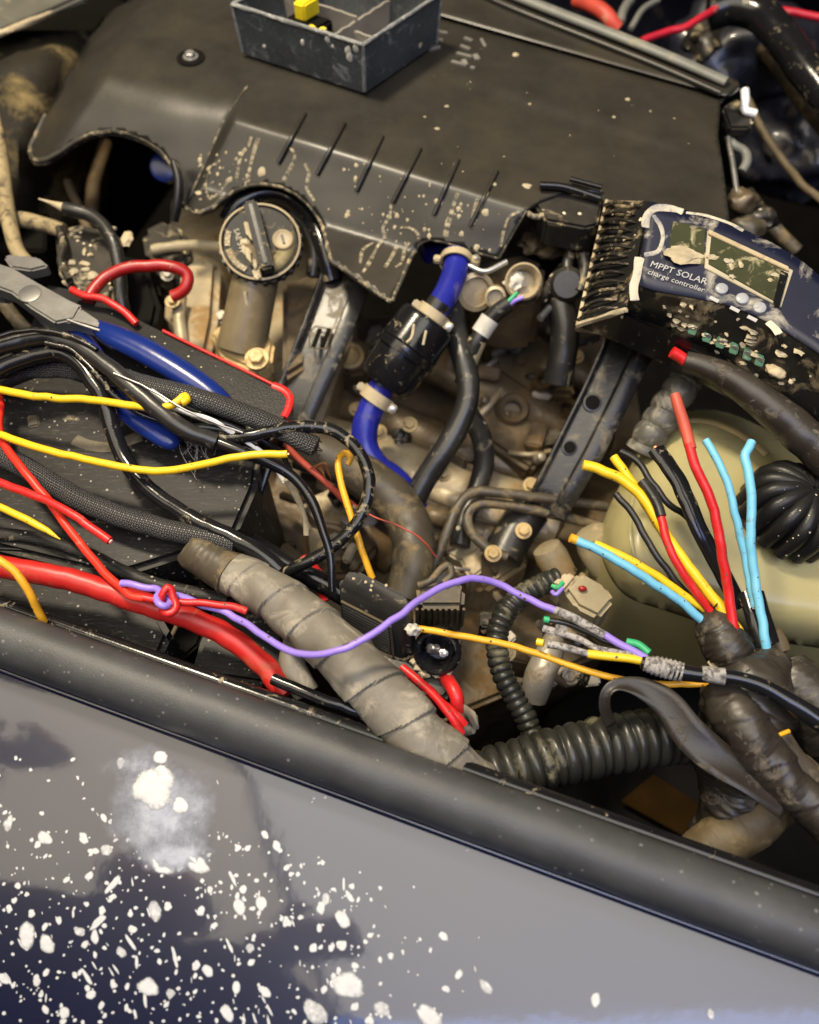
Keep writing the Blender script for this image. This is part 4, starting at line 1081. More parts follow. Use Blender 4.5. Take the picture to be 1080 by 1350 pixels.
# ================================================================== battery on the left
bat = thing('battery', 'big black scratched battery box under the loose yellow and red wires', 'battery', P(120, 620, -.16))
prism('case', [(-120, 452), (20, 462), (120, 480), (345, 590), (338, 640), (312, 700), (262, 725), (150, 760), (-140, 690)], -0.006, -0.16, M['battery'], bat, bevel=.004)
prism('front_case', [(-140, 742), (-20, 748), (100, 762), (205, 800), (225, 835), (205, 880), (120, 905), (-140, 860)], -0.022, -0.16, M['battery'], bat, bevel=.004)
prism('side_case', [(285, 790), (335, 782), (375, 820), (380, 870), (352, 905), (250, 890), (262, 845)], -0.030, -0.16, M['battery'], bat, bevel=.004)
tube('case_ridge', [(-40, 702, -.004), (40, 708, -.004), (110, 728, -.004), (160, 752, -.006), (215, 772, -.008), (300, 790, -.012)], 9, M['battery'], bat, n=60, flat=(1, .6))
tube('case_groove', [(-40, 722, -.010), (40, 726, -.010), (100, 742, -.011), (140, 762, -.013)], 3, M['black_gloss'], bat, n=40)
tube('handle_recess', [(98, 580, -.0058), (115, 587, -.0056), (140, 590, -.0055), (160, 585, -.0056), (185, 574, -.0058)], 8, M['tan_patch'] if 'tan_patch' in M else M['brown_tape'], bat, n=24, flat=(1, .12), lump=.3)
prism('filler_plug', [(35, 547), (50, 546), (52, 560), (37, 563)], -.0045, -.008, M['brown_tape'], bat, bevel=.001)
# corner hardware on its right side
tube('corner_rod', [(340, 612, -.010), (322, 655, -.020), (302, 690, -.030)], 4, M['pale'], bat, n=18)
tube('corner_strap', [(352, 615, -.016), (336, 660, -.028), (318, 700, -.04)], 8, M['black_gloss'], bat, n=18, flat=(1, .4))
tube('corner_strap', [(338, 640, -.014), (326, 668, -.022), (308, 700, -.032)], 7, M['black_gloss'], bat, n=18, flat=(1, .4))
bolt(P(307, 672, -.012), (0, 0, 1), .003, M['steel'], bat)
sl = thing('bay_divider', 'dark slotted metal gap piece between the two battery boxes', 'divider', P(240, 840, -.16))
prism('plate', [(232, 800), (285, 790), (262, 850), (228, 880), (205, 868)], -.07, -.16, M['black_deep'], sl, bevel=.002)
tube('wire_edge', [(243, 800, -.035), (228, 835, -.035), (208, 862, -.035)], 3, M['tan_tape'], sl, n=14)

# ================================================================== flat black case with a red edge
cs = thing('tool_case', 'flat black case with a thin red edge lying under the blue pliers', 'tool case', P(220, 480, -.012))
cpoly = [(60, 372), (110, 383), (240, 448), (372, 513), (386, 526), (378, 552), (352, 585), (180, 520), (30, 450)]
prism('shell', cpoly, 0.004, -0.010, M['case_black'] if 'case_black' in M else M['black'], cs, bevel=.0025)
tube('red_edge', [(215, 436, .003), (262, 459, .003), (320, 487, .003), (362, 508, .003)], 2.2, M['red'], cs, n=30, seg=8)
tube('red_edge', [(360, 508, .003), (374, 514, .003), (382, 524, .003), (380, 538, .003), (374, 550, .003)], 5.5, M['red'], cs, n=24, seg=10, flat=(1, .6))

# ================================================================== pliers
pl = thing('pliers', 'worn steel pliers with two dark blue grips lying on the black case', 'pliers', P(130, 430, .006))
def slab(name, poly, zt, zb, mat, bev=.0015): return prism(name, poly, zt, zb, mat, pl, bevel=bev)
slab('jaw', [(-40, 338), (-5, 345), (16, 352), (50, 372), (92, 395), (108, 402), (98, 420), (72, 425), (40, 405), (14, 385), (-40, 365)], .030, .018, M['tool_steel'])
slab('jaw', [(4, 338), (12, 334), (50, 338), (64, 350), (40, 356), (14, 352)], .022, .012, M['tool_steel'])
slab('jaw', [(-40, 366), (10, 375), (20, 385), (6, 392), (-40, 384)], .016, .008, M['tool_steel'])
slab('shank', [(92, 396), (134, 424), (132, 434), (96, 424), (74, 424)], .029, .018, M['tool_steel'])
slab('shank', [(28, 390), (58, 412), (92, 432), (86, 446), (70, 440), (44, 412)], .017, .008, M['tool_steel'])
tube('cutting_edge', [(10, 362, .0285), (28, 384, .0285), (60, 408, .0285), (96, 424, .0285), (132, 436, .0285)], 2.2, M['steel'], pl, n=30, seg=8)
lathe('pivot', P(40, 388, .0295), (0, 0, 1), [(0, .008), (.001, .0078), (.0014, .006)], M['tool_steel'], pl)
tube('grip', [(128, 430, .024, 10), (150, 443, .0245, 16), (190, 462, .024, 18), (235, 488, .022, 17.5), (275, 515, .019, 16), (300, 538, .016, 13), (310, 551, .015, 8)], 15, M['blue_grip'], pl, n=50, seg=18, flat=(1, .75))
tube('grip', [(84, 433, .012, 8), (100, 442, .013, 13), (118, 462, .013, 15), (145, 515, .014, 16), (172, 545, .014, 16), (205, 568, .014, 16), (224, 581, .014, 14), (233, 588, .013, 8)], 15, M['blue_grip'], pl, n=50, seg=18, flat=(1, .75))

# ================================================================== braided sleeves and black cables on the battery
def cable(name, label, pts, r, mat, cat='cable', **kw):
    return tag(tube(name, pts, r, mat, wob=kw.pop('wob', 1.5), **kw), label, cat)
c = cable('braided_sleeve', 'upper black braided sleeve crossing the blue pliers grips', [(-30, 492, .012), (30, 486, .018), (90, 486, .022), (150, 497, .028), (200, 510, .031), (260, 525, .031), (320, 545, .026), (370, 566, .020), (416, 590, .014)], 14.5, M['braid'], seg=24, flat=(1, .8))
for i in range(26):
    a = i * 2.399; rr = 15 * math.sqrt((i + .5) / 26)
    x0, y0 = 412 + math.sin(a) * rr * .35, 587 + math.cos(a) * rr
    tube('frayed_strand', [(x0 - 4, y0 - 2, .014 + .002 * math.sin(a)), (x0 + 6 + 4 * math.sin(i * 5), y0 + 4 + 4 * math.cos(i * 3), .014 + .004 * math.sin(i))], 0.9, M['black_cable'], c, n=4, seg=5)
cable('braided_sleeve', 'lower black braided sleeve lying across the battery into the tape', [(-30, 580, .010), (0, 598, .010), (50, 626, .010), (100, 656, .010), (160, 681, .010), (220, 698, .010), (270, 708, .010), (310, 716, .010)], 14.5, M['braid'], seg=24, flat=(1, .8))
cable('black_cable', 'thick scuffed black cable arching over the pliers towards the battery front', [(-30, 500, .030), (20, 478, .034), (62, 466, .036), (92, 470, .036), (115, 492, .034), (138, 530, .028), (150, 570, .020), (168, 612, .014), (205, 652, .012), (255, 684, .012), (305, 708, .012), (345, 730, .010), (370, 752, .006)], 11, M['black_gloss'], seg=16, lump=.05)
c = cable('black_cable', 'dusty black jacketed cable over the pliers that thins into one wire', [(-30, 470, .040), (15, 452, .042), (60, 445, .043), (100, 455, .043), (140, 482, .041), (180, 516, .038), (215, 546, .034), (250, 570, .028), (285, 582, .022)], 12, M['black_cable'], seg=16, lump=.05)
tube('inner_wire', [(280, 580, .022, 8), (320, 596, .020, 8), (360, 612, .016, 8), (390, 632, .010, 7), (412, 662, .004, 7), (426, 700, -.004, 6), (436, 735, -.012, 6), (438, 780, -.022, 5)], 7, M['black_gloss'], c, n=60)
cable('black_cable', 'glossy black cable making a muddy open loop beyond the battery', [(262, 575, .020), (300, 578, .022), (345, 571, .024), (400, 562, .022), (440, 568, .020), (470, 592, .016), (486, 628, .010), (482, 666, .002), (460, 702, -.006), (425, 730, -.014), (370, 758, -.022)], 8.5, M['muddy_cable'], seg=14, lump=.06)
cable('black_wire', 'thin black wire bowing out from the left edge over the pliers', [(-30, 500, .020), (10, 492, .024), (40, 475, .028), (70, 463, .030), (105, 461, .028)], 4, M['black_gloss'])
cable('black_wire', 'slim black wire slanting beside the white wire', [(175, 508, .034), (215, 524, .033), (255, 545, .030), (300, 560, .026), (345, 580, .016), (372, 600, .006), (392, 640, -.01)], 3.6, M['black_gloss'])
cable('black_wire', 'slim black wire under the jacketed cable by the pliers', [(120, 470, .030), (165, 498, .033), (205, 535, .033), (240, 560, .026), (290, 566, .022), (340, 585, .018)], 5, M['black_cable'])
cable('white_wire', 'thin white wire among the black cables over the battery', [(200, 515, .036), (225, 532, .036), (250, 545, .034), (275, 552, .032), (298, 565, .028), (318, 578, .022), (350, 600, .012), (375, 635, -.004)], 3.2, M['white'])
cable('muddy_wire', 'short muddy dangling wire end below the open cable loop', [(378, 632, 0), (392, 655, -.012), (402, 680, -.02), (405, 705, -.03)], 4, M['mud'], lump=.5)
cable('black_cable', 'short black cable under the taped harness by the relay', [(330, 715, -.03), (380, 745, -.034), (420, 765, -.036), (460, 790, -.04)], 14, M['black_gloss'])
cable('black_cable', 'black cable lying along the back of the rubber seal', [(360, 895, .0), (420, 920, .002), (470, 938, .0), (520, 960, -.01)], 8, M['black_gloss'])
cable('red_lug', 'red cable boot peeking out behind the black cable loop', [(398, 740, -.035), (412, 752, -.035), (424, 770, -.04), (432, 790, -.045)], 10, M['red'], cat='cable boot')

cable('black_cable', 'dusty black cable nearest the left edge under the arching cables', [(-30, 520, .008), (10, 505, .012), (50, 490, .016), (95, 492, .018), (130, 508, .018), (170, 535, .014), (200, 560, .008)], 8, M['black_cable'])
cable('black_wire', 'thin shiny black wire riding on top of the arching cables', [(-30, 455, .050), (10, 440, .052), (55, 436, .052), (100, 446, .050), (128, 462, .048)], 3.5, M['black_gloss'])
cable('black_wire', 'thin black wire dipping from the arch to the battery edge', [(60, 452, .046), (95, 462, .044), (125, 490, .040), (150, 520, .034), (185, 545, .026), (225, 560, .020), (268, 572, .016)], 3.5, M['muddy_cable'])
cable('grey_wire', 'thin bare grey strand along the braided sleeve', [(150, 492, .046), (200, 514, .044), (240, 538, .040), (280, 556, .034), (320, 570, .028)], 1.6, M['steel'], cat='wire')
hz = thing('fibre_tuft', 'fine grey fibre tuft hanging under the cable loop', 'fibres', P(270, 590, -.005))
for i in range(16):
    rr = random.Random(300 + i); x0, y0 = rr.uniform(240, 285), rr.uniform(555, 575)
    tube('fibre', [(x0, y0, .012), (x0 + rr.uniform(-8, 12), y0 + 18, .010), (x0 + rr.uniform(-18, 18), y0 + rr.uniform(28, 60), .004)], .45, M['fray'], hz, n=9, seg=4)

# ================================================================== coloured wires on the battery
def wire(label, pts, r, mat, tip=None, **kw):
    o = tag(tube('wire', pts, r, M[mat], seg=12, wob=kw.pop('wob', 1.6), **kw), label, 'wire')
    if tip:
        a, b = P(*pts[-1][:3]), P(*pts[-2][:3]); d = (a - b).normalized(); rr = r * mpp(*pts[-1][:3])
        wtube('copper_core', [(*a, rr * .55), (*(a + d * rr * .5), rr * .5)], M[tip], o, n=4, seg=8)
    return o
wire('yellow wire over the battery with a hooked end by the braided sleeve', [(-30, 508, .030), (0, 514, .030), (60, 524, .031), (120, 527, .032), (170, 534, .034), (205, 538, .036), (224, 535, .038), (236, 528, .0385), (243, 522, .039), (248, 524, .0395), (245, 530, .040), (239, 531, .040)], 5.2, 'yellow')
wire('long yellow wire with a straight cut end across the battery', [(-30, 566, .020), (0, 573, .022), (50, 590, .024), (110, 605, .025), (170, 617, .026), (215, 621, .027), (255, 615, .030), (300, 605, .034), (340, 599, .036), (379, 599, .037)], 5.2, 'yellow', tip='copper')
wire('short yellow wire with a pointed cut end above the thick red cable', [(-30, 660, .014), (0, 669, .014), (40, 687, .013, 5), (62, 700, .012, 4), (80, 711, .011, .6)], 5, 'yellow')
wire('amber wire curling down over the thick red cable at the seal', [(-30, 722, .040), (-5, 737, .040), (18, 752, .036), (36, 776, .028), (48, 800, .018), (58, 820, .008)], 5.5, 'orange')
c = cable('battery_cable', 'thick bright red battery cable sweeping down to the rubber seal', [(-40, 736, .012), (0, 747, .012), (60, 757, .012), (120, 772, .010), (180, 793, .008), (230, 808, .004), (280, 828, .0), (320, 852, -.004), (350, 880, -.008), (378, 915, -.012)], 15, M['red_dirty'], seg=20, wob=2)
wire('red wire with a pale cut end slanting over the battery', [(-30, 627, .022), (0, 637, .022), (50, 655, .024), (95, 678, .025), (145, 713, .022)], 5.8, 'red', tip='pale_core' if 'pale_core' in M else 'red')
wire('red wire with a yellow stripe running down to the violet knot', [(-25, 495, .012), (0, 528, .013), (-2, 560, .014), (6, 586, .016), (30, 619, .020), (58, 652, .018), (84, 688, .016), (112, 724, .016), (138, 755, .018), (158, 773, .020), (176, 786, .022), (200, 791, .023)], 5.5, 'red_yellow')
wire('bright red wire tail with a cut end leaving the violet knot', [(190, 788, .024), (215, 792, .024), (262, 795, .023), (300, 799, .022), (326, 806, .021)], 5.0, 'red')
wire('red wire loop hooked through the violet wire knot', [(212, 794, .028), (215, 782, .031), (221, 774, .032), (226, 776, .031), (227, 785, .029), (232, 795, .028), (231, 804, .028), (221, 809, .028), (213, 803, .027)], 5.2, 'red')
wire('long violet wire arching from the red knot to the stripped grey leads', [(160, 769, .024), (175, 771, .025), (195, 775, .025), (212, 778, .026), (206, 790, .030), (214, 799, .032), (224, 796, .028), (222, 786, .024), (235, 785, .023), (262, 796, .020), (300, 808, .020), (340, 833, .026), (375, 855, .032), (405, 863, .038), (445, 858, .044), (488, 838, .045), (528, 810, .042), (562, 785, .036), (598, 768, .030), (630, 763, .024), (660, 771, .018), (695, 789, .014), (733, 805, .012)], 4.8, 'purple', n=220)

# ================================================================== grey taped harness in front
def wrap(s, a):
    t = (s * 40 + a / 6.283) % 1.0
    return 1 + .10 * t
hn = thing('taped_harness', 'thick grey cloth taped wiring harness running down to the rubber seal', 'wiring harness', P(440, 860, -.02))
tube('tape_wrap', [(285, 745, .004, 24), (320, 762, .006, 28), (360, 786, .008, 31), (405, 820, .010, 34), (445, 858, .012, 35.5), (488, 900, .010, 36.5), (525, 940, .006, 38), (565, 985, -.002, 39), (620, 1040, -.02, 39), (680, 1080, -.04, 40)], 36, M['grey_tape'], hn, n=420, seg=40, rfun=wrap, lump=.10, crease=.012)
tube('end_collar', [(256, 724, .002, 22), (259, 727, .002, 26), (280, 741, .004, 27), (298, 752, .005, 28), (306, 757, .005, 30)], 28, M['brown_tape'], hn, n=60, seg=28, lump=.06, crease=.03)
for pts in ([(278, 772, .012), (283, 752, .022), (296, 738, .022), (308, 735, .016)], [(366, 838, .010), (370, 818, .026), (388, 804, .030), (408, 800, .024)], [(398, 872, .008), (412, 850, .028), (440, 840, .032), (462, 838, .028)], [(450, 912, .008), (470, 905, .028), (498, 892, .032), (522, 884, .026)], [(540, 985, .0), (560, 978, .018), (585, 970, .020), (608, 962, .014)]):
    k = np.array(pts, float)
tube('branch_wrap', [(392, 845, -.015), (385, 875, -.012), (396, 900, -.014), (405, 915, -.016)], 18, M['grey_tape'], hn, n=20, seg=16)

# ================================================================== left back: pipes, plugs, body side
c = cable('stripped_cable', 'black cable with a thin pointed stripped end near the left edge', [(170, 430, -.03), (160, 395, -.018), (157, 350, -.005), (148, 315, .004), (124, 287, .008), (95, 277, .010), (86, 275, .010)], 9, M['black_cable'], seg=14)
tube('bare_tip', [(90, 276, .010, 8), (82, 273, .011, 6), (66, 267, .013, 2.6), (51, 262, .015, 1)], 4, M['pale'], c, n=16, seg=8)
cable('red_hose', 'short dark red curled hose above the pliers', [(116, 398, .006), (124, 382, .008), (142, 364, .010), (165, 354, .012), (200, 350, .012), (232, 353, .010), (247, 362, .006), (247, 376, .002), (238, 386, -.002), (227, 391, -.004)], 8, M['red_dark'], cat='hose')
wire('short bright red wire lying behind the pliers shank', [(95, 382, .014), (112, 390, .014), (135, 394, .014), (158, 406, .012), (180, 427, .008)], 5, 'red')
cable('muddy_pipe', 'upright pipe caked in pale mud at the left edge', [(-10, 150, .02), (2, 210, .014), (8, 260, .008), (14, 300, .002), (24, 332, -.004), (40, 350, -.01)], 10, M['mud_pipe'] if 'mud_pipe' in M else M['pale'], cat='pipe', lump=.1)
cable('muddy_pipe', 'short muddy pipe lying crosswise at the left edge', [(-30, 284, -.006), (20, 288, -.006), (50, 294, -.006), (84, 304, -.008)], 10, M['mud_pipe'] if 'mud_pipe' in M else M['pale'], cat='pipe', lump=.2)
pk = thing('plug_block', 'black mud crusted plug block behind the pliers', 'connector', P(110, 350, -.06))
prism('housing', [(70, 300), (110, 290), (150, 305), (158, 350), (150, 400), (100, 395), (75, 355)], -.012, -.07, M['black_dirty'], pk, bevel=.005)
prism('lower_housing', [(150, 330), (190, 340), (210, 400), (200, 450), (160, 450), (150, 390)], -.035, -.10, M['black_deep'], pk, bevel=.004)
for i in range(16):
    rr = random.Random(i)
    x, y = rr.uniform(78, 150), rr.uniform(300, 385)
    blob('mud_crumb', P(x, y, -.011), rr.uniform(.0012, .0045), rr.uniform(.0012, .004), .0015, M['mud'], pk, amp=.6, seed=i, sub=2)
tube('plug_lever', [(78, 300, -.004), (84, 325, -.004), (80, 345, -.004), (92, 370, -.004)], 5, M['black_dirty'], pk, n=18)
blob('pale_tab', P(168, 315, .0), (.0045), .007, .003, M['pale'], pk, amp=.3, seed=2)
prism('dark_manifold', [(185, 300), (215, 285), (245, 300), (250, 340), (215, 350), (190, 335)], -.05, -.12, M['black_dirty'], eng, bevel=.006)
tube('cover_leg', [(230, 215, .02), (236, 240, .012), (234, 270, .0), (230, 290, -.01)], 10, M['black'], cover, n=20, flat=(.6, 1))
lathe('blue_cap', P(216, 220, -.02), (0, -.6, .7), [(-.01, .012), (0, .012), (.001, .009)], M['blue_grip'], eng)
sd = thing('inner_wing', 'khaki mud stained inner wing panel at the upper left corner', 'car body', P(40, 160, -.15))
vs, fs = [], []
for j in range(14):
    for i in range(12):
        x = -120 + i * 24; y = 40 + j * 20
        zz = .006 - .00035 * max(0, y - 90) - .0007 * max(0, i * 24 - 130 - (260 - y) * .35) + .006 * noise.noise(Vector((x * .02, y * .015, 0)))
        vs.append(P(x, y, zz))
fs = [(j * 12 + i, j * 12 + i + 1, (j + 1) * 12 + i + 1, (j + 1) * 12 + i) for j in range(13) for i in range(11)]
build('stained_panel', vs, fs, M['beam'], sd, smooth=70, solid=.003)
rb = thing('body_rail', 'grey metal body rail with muddy flange in the top left corner', 'car body', P(30, 20, -.02))
prism('rail', [(-140, 10), (-140, -120), (160, -120), (112, -8), (60, 16), (0, 40)], [.03, .04, .04, .034, .03, .03], .024, M['rail'], rb, bevel=.004)
tube('flange', [(-60, 66, .026), (0, 44, .026), (40, 28, .026), (75, 12, .026), (120, -12, .026)], 5, M['pale'], rb, n=40, lump=.4)
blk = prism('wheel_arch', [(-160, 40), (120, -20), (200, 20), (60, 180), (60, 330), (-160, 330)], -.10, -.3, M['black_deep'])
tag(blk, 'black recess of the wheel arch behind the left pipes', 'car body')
cable('brake_pipe', 'thin dark pipe slanting through the gap under the left arch', [(0, 395, -.03), (40, 440, -.03), (90, 480, -.03)], 9, M['brown_tape'], cat='pipe')
cable('brake_pipe', 'rusty thin pipe deep inside the left arch cutout', [(90, 240, -.06), (110, 290, -.06), (130, 330, -.06)], 6, M['alloy_dark'], cat='pipe')
cable('brake_pipe', 'brown deep pipe standing behind the left arch cutout', [(140, 190, -.10), (125, 240, -.10), (120, 290, -.10)], 9, M['alloy_dark'], cat='pipe')

# ================================================================== relay box, fuse ring, small plugs
rl = thing('relay_box', 'black ribbed relay box standing beside the taped harness', 'relay', P(490, 810, -.06))
top = [P(443, 772, .016), P(452, 752, .020), P(468, 747, .022), P(540, 783, .022), P(546, 798, .020), P(534, 812, .016), P(520, 812, .014)]
low = [P(x, y, -.020) for x, y in ((448, 834), (462, 815), (478, 812), (545, 846), (552, 860), (538, 874), (526, 872))]
n = len(top)
build('housing', top + low, [tuple(range(n)), tuple(range(2 * n - 1, n - 1, -1))] + [(i, (i + 1) % n, n + (i + 1) % n, n + i) for i in range(n)], M['black_dirty2'] if 'black_dirty2' in M else M['black'], rl, smooth=50, bevel=.004)
fa, fb = top[0], top[6]
nrm = (fb - fa).cross(Vector((0, 0, 1))).normalized()
if nrm.y > 0: nrm = -nrm
for i in range(11):
    t = .34 + i * .058
    fl, fr = top[0].lerp(low[0], t), top[6].lerp(low[6], t); fn = (top[6] - top[0]).cross(low[0] - top[0]).normalized(); fn = -fn if fn.z < 0 else fn
    a = fl.lerp(fr, .10) + fn * .0004; b = fl.lerp(fr, .88) + fn * .0004
    wtube('rib', [(*a, .0007), (*b, .0007)], M['black'], rl, n=4, seg=6)
fl, fr = top[0].lerp(low[0], .26), top[6].lerp(low[6], .26)
a = fl.lerp(fr, .08) + fn * .0005; b = fl.lerp(fr, .92) + fn * .0005; d_ = top[6].lerp(low[6], .95).lerp(top[0].lerp(low[0], .95), .08) + fn * .0005
wtube('frame_bead', [(*a, .0008), (*b, .0008)], M['tan_tape'], rl, n=4, seg=6)
wtube('frame_bead', [(*b, .0008), (*d_, .0008)], M['brown_tape'], rl, n=4, seg=6)
blob('mud_chip', P(544, 830, .005), .004, .003, .004, M['cream'], rl, amp=.5, seed=2)
for i in range(6):
    rr = random.Random(40 + i)
    t_ = rr.uniform(.1, .9)
    blob('mud_chip', top[2].lerp(top[3], t_).lerp(top[0].lerp(top[6], t_), rr.uniform(.1, .6)) + Vector((0, 0, .0002)), .0009, .0009, .0004, M['mud'], rl, amp=.4, seed=i, sub=2)
fz = thing('fuse_holder', 'round black fuse holder with open ring on a muddy mount', 'fuse holder', P(560, 880, -.07))
cz = P(577, 858, -.010)
azx = Vector((-.15, -.55, .8)).normalized()
lathe('ring', cz - azx * .02, azx, [(0, .0115), (.014, .0125), (.016, .0140), (.022, .0142), (.024, .0125), (.022, .0105), (.008, .0100), (.004, .009), (.004, .001)], M['black_gloss'], fz, seg=32)
blob('contact', cz - azx * .004 + Vector((-.003, 0, 0)), .004, .003, .005, M['steel'], fz, amp=.5, seed=3)
blob('contact', cz - azx * .003 + Vector((.003, -.002, 0)), .0025, .002, .004, M['white'], fz, amp=.5, seed=7)
prism('mount', [(520, 875), (548, 862), (600, 880), (602, 905), (585, 925), (545, 905)], -.024, -.07, M['black_dirty'], fz, bevel=.003)
prism('mount_arm', [(470, 855), (530, 868), (560, 890), (545, 905), (500, 885)], -.018, -.05, M['black'], fz, bevel=.002)
for x, y, z, r in ((560, 888, -.020, .0035), (552, 880, -.018, .003), (590, 885, -.016, .003), (575, 890, -.02, .002), (545, 872, -.016, .002)):
    blob('mud_chip', P(x, y, z), r, r * .8, r * .6, M['pale'], fz, amp=.5, seed=r * 900)
wire('red wire slipping under the taped harness beside the fuse holder', [(530, 880, -.008), (552, 898, -.006), (575, 920, -.006), (595, 945, -.008), (608, 968, -.014)], 6, 'red')
wire('red wire joining from behind at the fuse holder mount', [(560, 905, -.016), (582, 926, -.014), (600, 942, -.012), (612, 955, -.016)], 6, 'red')
cable('red_boot', 'short fat red boot standing beside the fuse holder', [(588, 893, -.022), (594, 902, -.016), (602, 918, -.014), (604, 934, -.02), (602, 950, -.03)], 9.5, M['red'], cat='cable boot', seg=16)
tf = thing('tape_flap', 'loose grey brown flap of tape beside the red boot', 'tape', P(615, 950, -.04))
vs = []
for j in range(6):
    for i in range(5):
        vs.append(P(604 + i * 6 - (j - 2) ** 2 * .9 + j * 1.0, 920 + j * 11 + i * (5 if j < 3 else -2), -.012 - .004 * math.sin(i * 1.1) - j * .003))
build('flap', vs, [(j * 5 + i, j * 5 + i + 1, (j + 1) * 5 + i + 1, (j + 1) * 5 + i) for j in range(5) for i in range(4)], M['grey_tape'], tf, smooth=70, solid=.0012)
rp = thing('ribbed_plug', 'brown ribbed multi pin plug behind the relay box', 'connector', P(580, 800, -.09))
prism('housing', [(548, 770), (600, 762), (614, 775), (612, 800), (552, 800)], -.035, -.085, M['brown_tape'], rp, bevel=.003)
ft, fe = P(550, 800, -.035), P(612, 800, -.035)
for i in range(9):
    a = ft.lerp(fe, i / 8) + Vector((0, -.0006, -.002))
    wtube('rib', [(*a, .0011), (*(a + Vector((0, 0, -.028))), .0011)], M['tan_tape'], rp, n=4, seg=6)
tube('lock_arm', [(552, 772, -.033), (568, 765, -.03), (582, 750, -.028), (592, 746, -.028), (595, 758, -.03), (585, 768, -.032)], 5, M['brown_tape'], rp, n=30)
wire('yellow wire with a curled tip rising behind the relay box', [(458, 612, -.006), (463, 604, -.004), (456, 597, -.002), (447, 604, -.002), (447, 625, -.004), (455, 655, -.008), (466, 690, -.014), (477, 725, -.022), (491, 762, -.034)], 4.6, 'orange')
o = wire('frayed rust red wire lying under the black cable loop', [(375, 585, -.012), (395, 606, -.018), (418, 626, -.024), (440, 646, -.032), (462, 668, -.044)], 4.5, 'heatshrink')
for i in range(7):
    tube('copper_strand', [(408, 618, -.02), (418 + i * 2, 616 - i, -.018 + i * .001), (424 + i * 2.5, 622 + (i % 3) * 5, -.02)], .8, M['copper'], o, n=6, seg=5)
wire('hair thin copper wire straying across the brown taped hose', [(462, 660, -.035), (490, 680, -.03), (530, 695, -.032), (560, 715, -.04), (575, 735, -.055)], 1.2, 'heatshrink')

# ================================================================== conduits
def corr(pitch, depth): return lambda s, a: 1 + depth * (abs(math.sin(math.pi * s / pitch)) ** .6 - .5)
cable('small_conduit', 'narrow black corrugated conduit hanging down in the middle right', [(738, 762, -.055), (712, 772, -.055), (685, 788, -.055), (664, 812, -.056), (655, 845, -.058), (660, 880, -.062), (676, 915, -.066), (694, 948, -.07), (708, 990, -.078)], 14, M['conduit'], cat='conduit', n=260, seg=18, rfun=corr(.0048, .22))
cable('large_conduit', 'fat black corrugated conduit just behind the rubber seal', [(600, 1040, -.035), (660, 1020, -.034), (720, 1002, -.034), (785, 985, -.036), (850, 974, -.038), (905, 968, -.042)], 36, M['conduit'], cat='conduit', n=330, seg=32, rfun=corr(.0070, .17))
cp = thing('beige_plug', 'beige plastic plug with split conduit end left of the tank', 'connector', P(775, 780, -.09))
prism('housing', [(742, 775), (765, 752), (800, 772), (812, 790), (790, 815), (760, 800)], -.048, -.085, M['beige_plastic'], cp, bevel=.003)
prism('collar', [(728, 768), (748, 752), (762, 760), (744, 782)], -.046, -.07, M['pale'], cp, bevel=.002)
blob('red_seal', P(768, 776, -.046), .003, .002, .002, M['red_dark'], cp, seed=1, sub=2)
tube('lead', [(742, 768, -.046), (735, 775, -.045), (728, 772, -.046)], 3, M['green'], cp, n=8)
tube('lead', [(742, 775, -.046), (733, 784, -.046), (728, 780, -.048)], 3, M['purple'], cp, n=8)

# ================================================================== coolant tank
tank_loop = smooth_loop([(905, 543), (945, 541), (990, 556), (1040, 582), (1100, 606), (1180, 640), (1180, 870), (1090, 856), (1020, 845), (950, 828), (880, 806), (826, 786), (800, 752), (792, 716), (800, 676), (824, 628), (852, 580), (876, 556)], 12)
TL = np.array(tank_loop)
def tank_z(x, y):
    d = math.sqrt(np.min((TL[:, 0] - x) ** 2 + (TL[:, 1] - y) ** 2))
    e = min(1.0, d / 60.0)
    dome = math.sqrt(max(0, 1 - (1 - e) ** 2))
    # sloping front face and flat shoulder
    return -.075 + .050 * dome - .00010 * max(0, y - 690) - 0.012 * sstep(y + (x - 900) * -.2, 640, 600) * 0
tank = thing('coolant_tank', 'translucent olive plastic coolant tank behind the fanned coloured wires', 'coolant tank', P(980, 700, -.16))
vs, fs = sheet_geo(tank_loop, tank_z, 11)
nb = len(vs)
o = build('tank_body', vs, fs, M['tank'], tank, smooth=70)
if sum(p.normal.z for p in o.data.polygons) < 0: o.data.flip_normals()
sk = []
for x, y in tank_loop:
    w = P(x, y, -.075); sk.append(w)
lo = [Vector((w.x, w.y, -.17)) for w in sk]
m = len(sk)
build('tank_wall', sk + lo, [(i, (i + 1) % m, m + (i + 1) % m, m + i) for i in range(m)], M['tank'], tank, smooth=70)
tube('mould_seam', [(x, y, tank_z(x, y) + .0006) for x, y in ((862, 590), (880, 566), (905, 556), (945, 560), (985, 580), (1010, 600))], 5, M['tan_seam'] if 'tan_seam' in M else M['beige_plastic'], tank, n=40, flat=(1, .4), lump=.25)
tube('mould_seam', [(x, y, tank_z(x, y) + .0005) for x, y in ((838, 640), (832, 680), (834, 720), (850, 770))], 3, M['tank'], tank, n=30, flat=(1, .5))
cc = P(1068, 652, .0)
cax = Vector((.35, .15, 1)).normalized()
rc = .028
tcap = lathe('tank_cap', cc - cax * .030, cax, [(0, rc), (.020, rc), (.026, rc * .92), (.030, rc * .72), (.032, rc * .4), (.0325, .001)], M['black_deep'], tank, seg=40)
X, Y, _ = frame(cax)
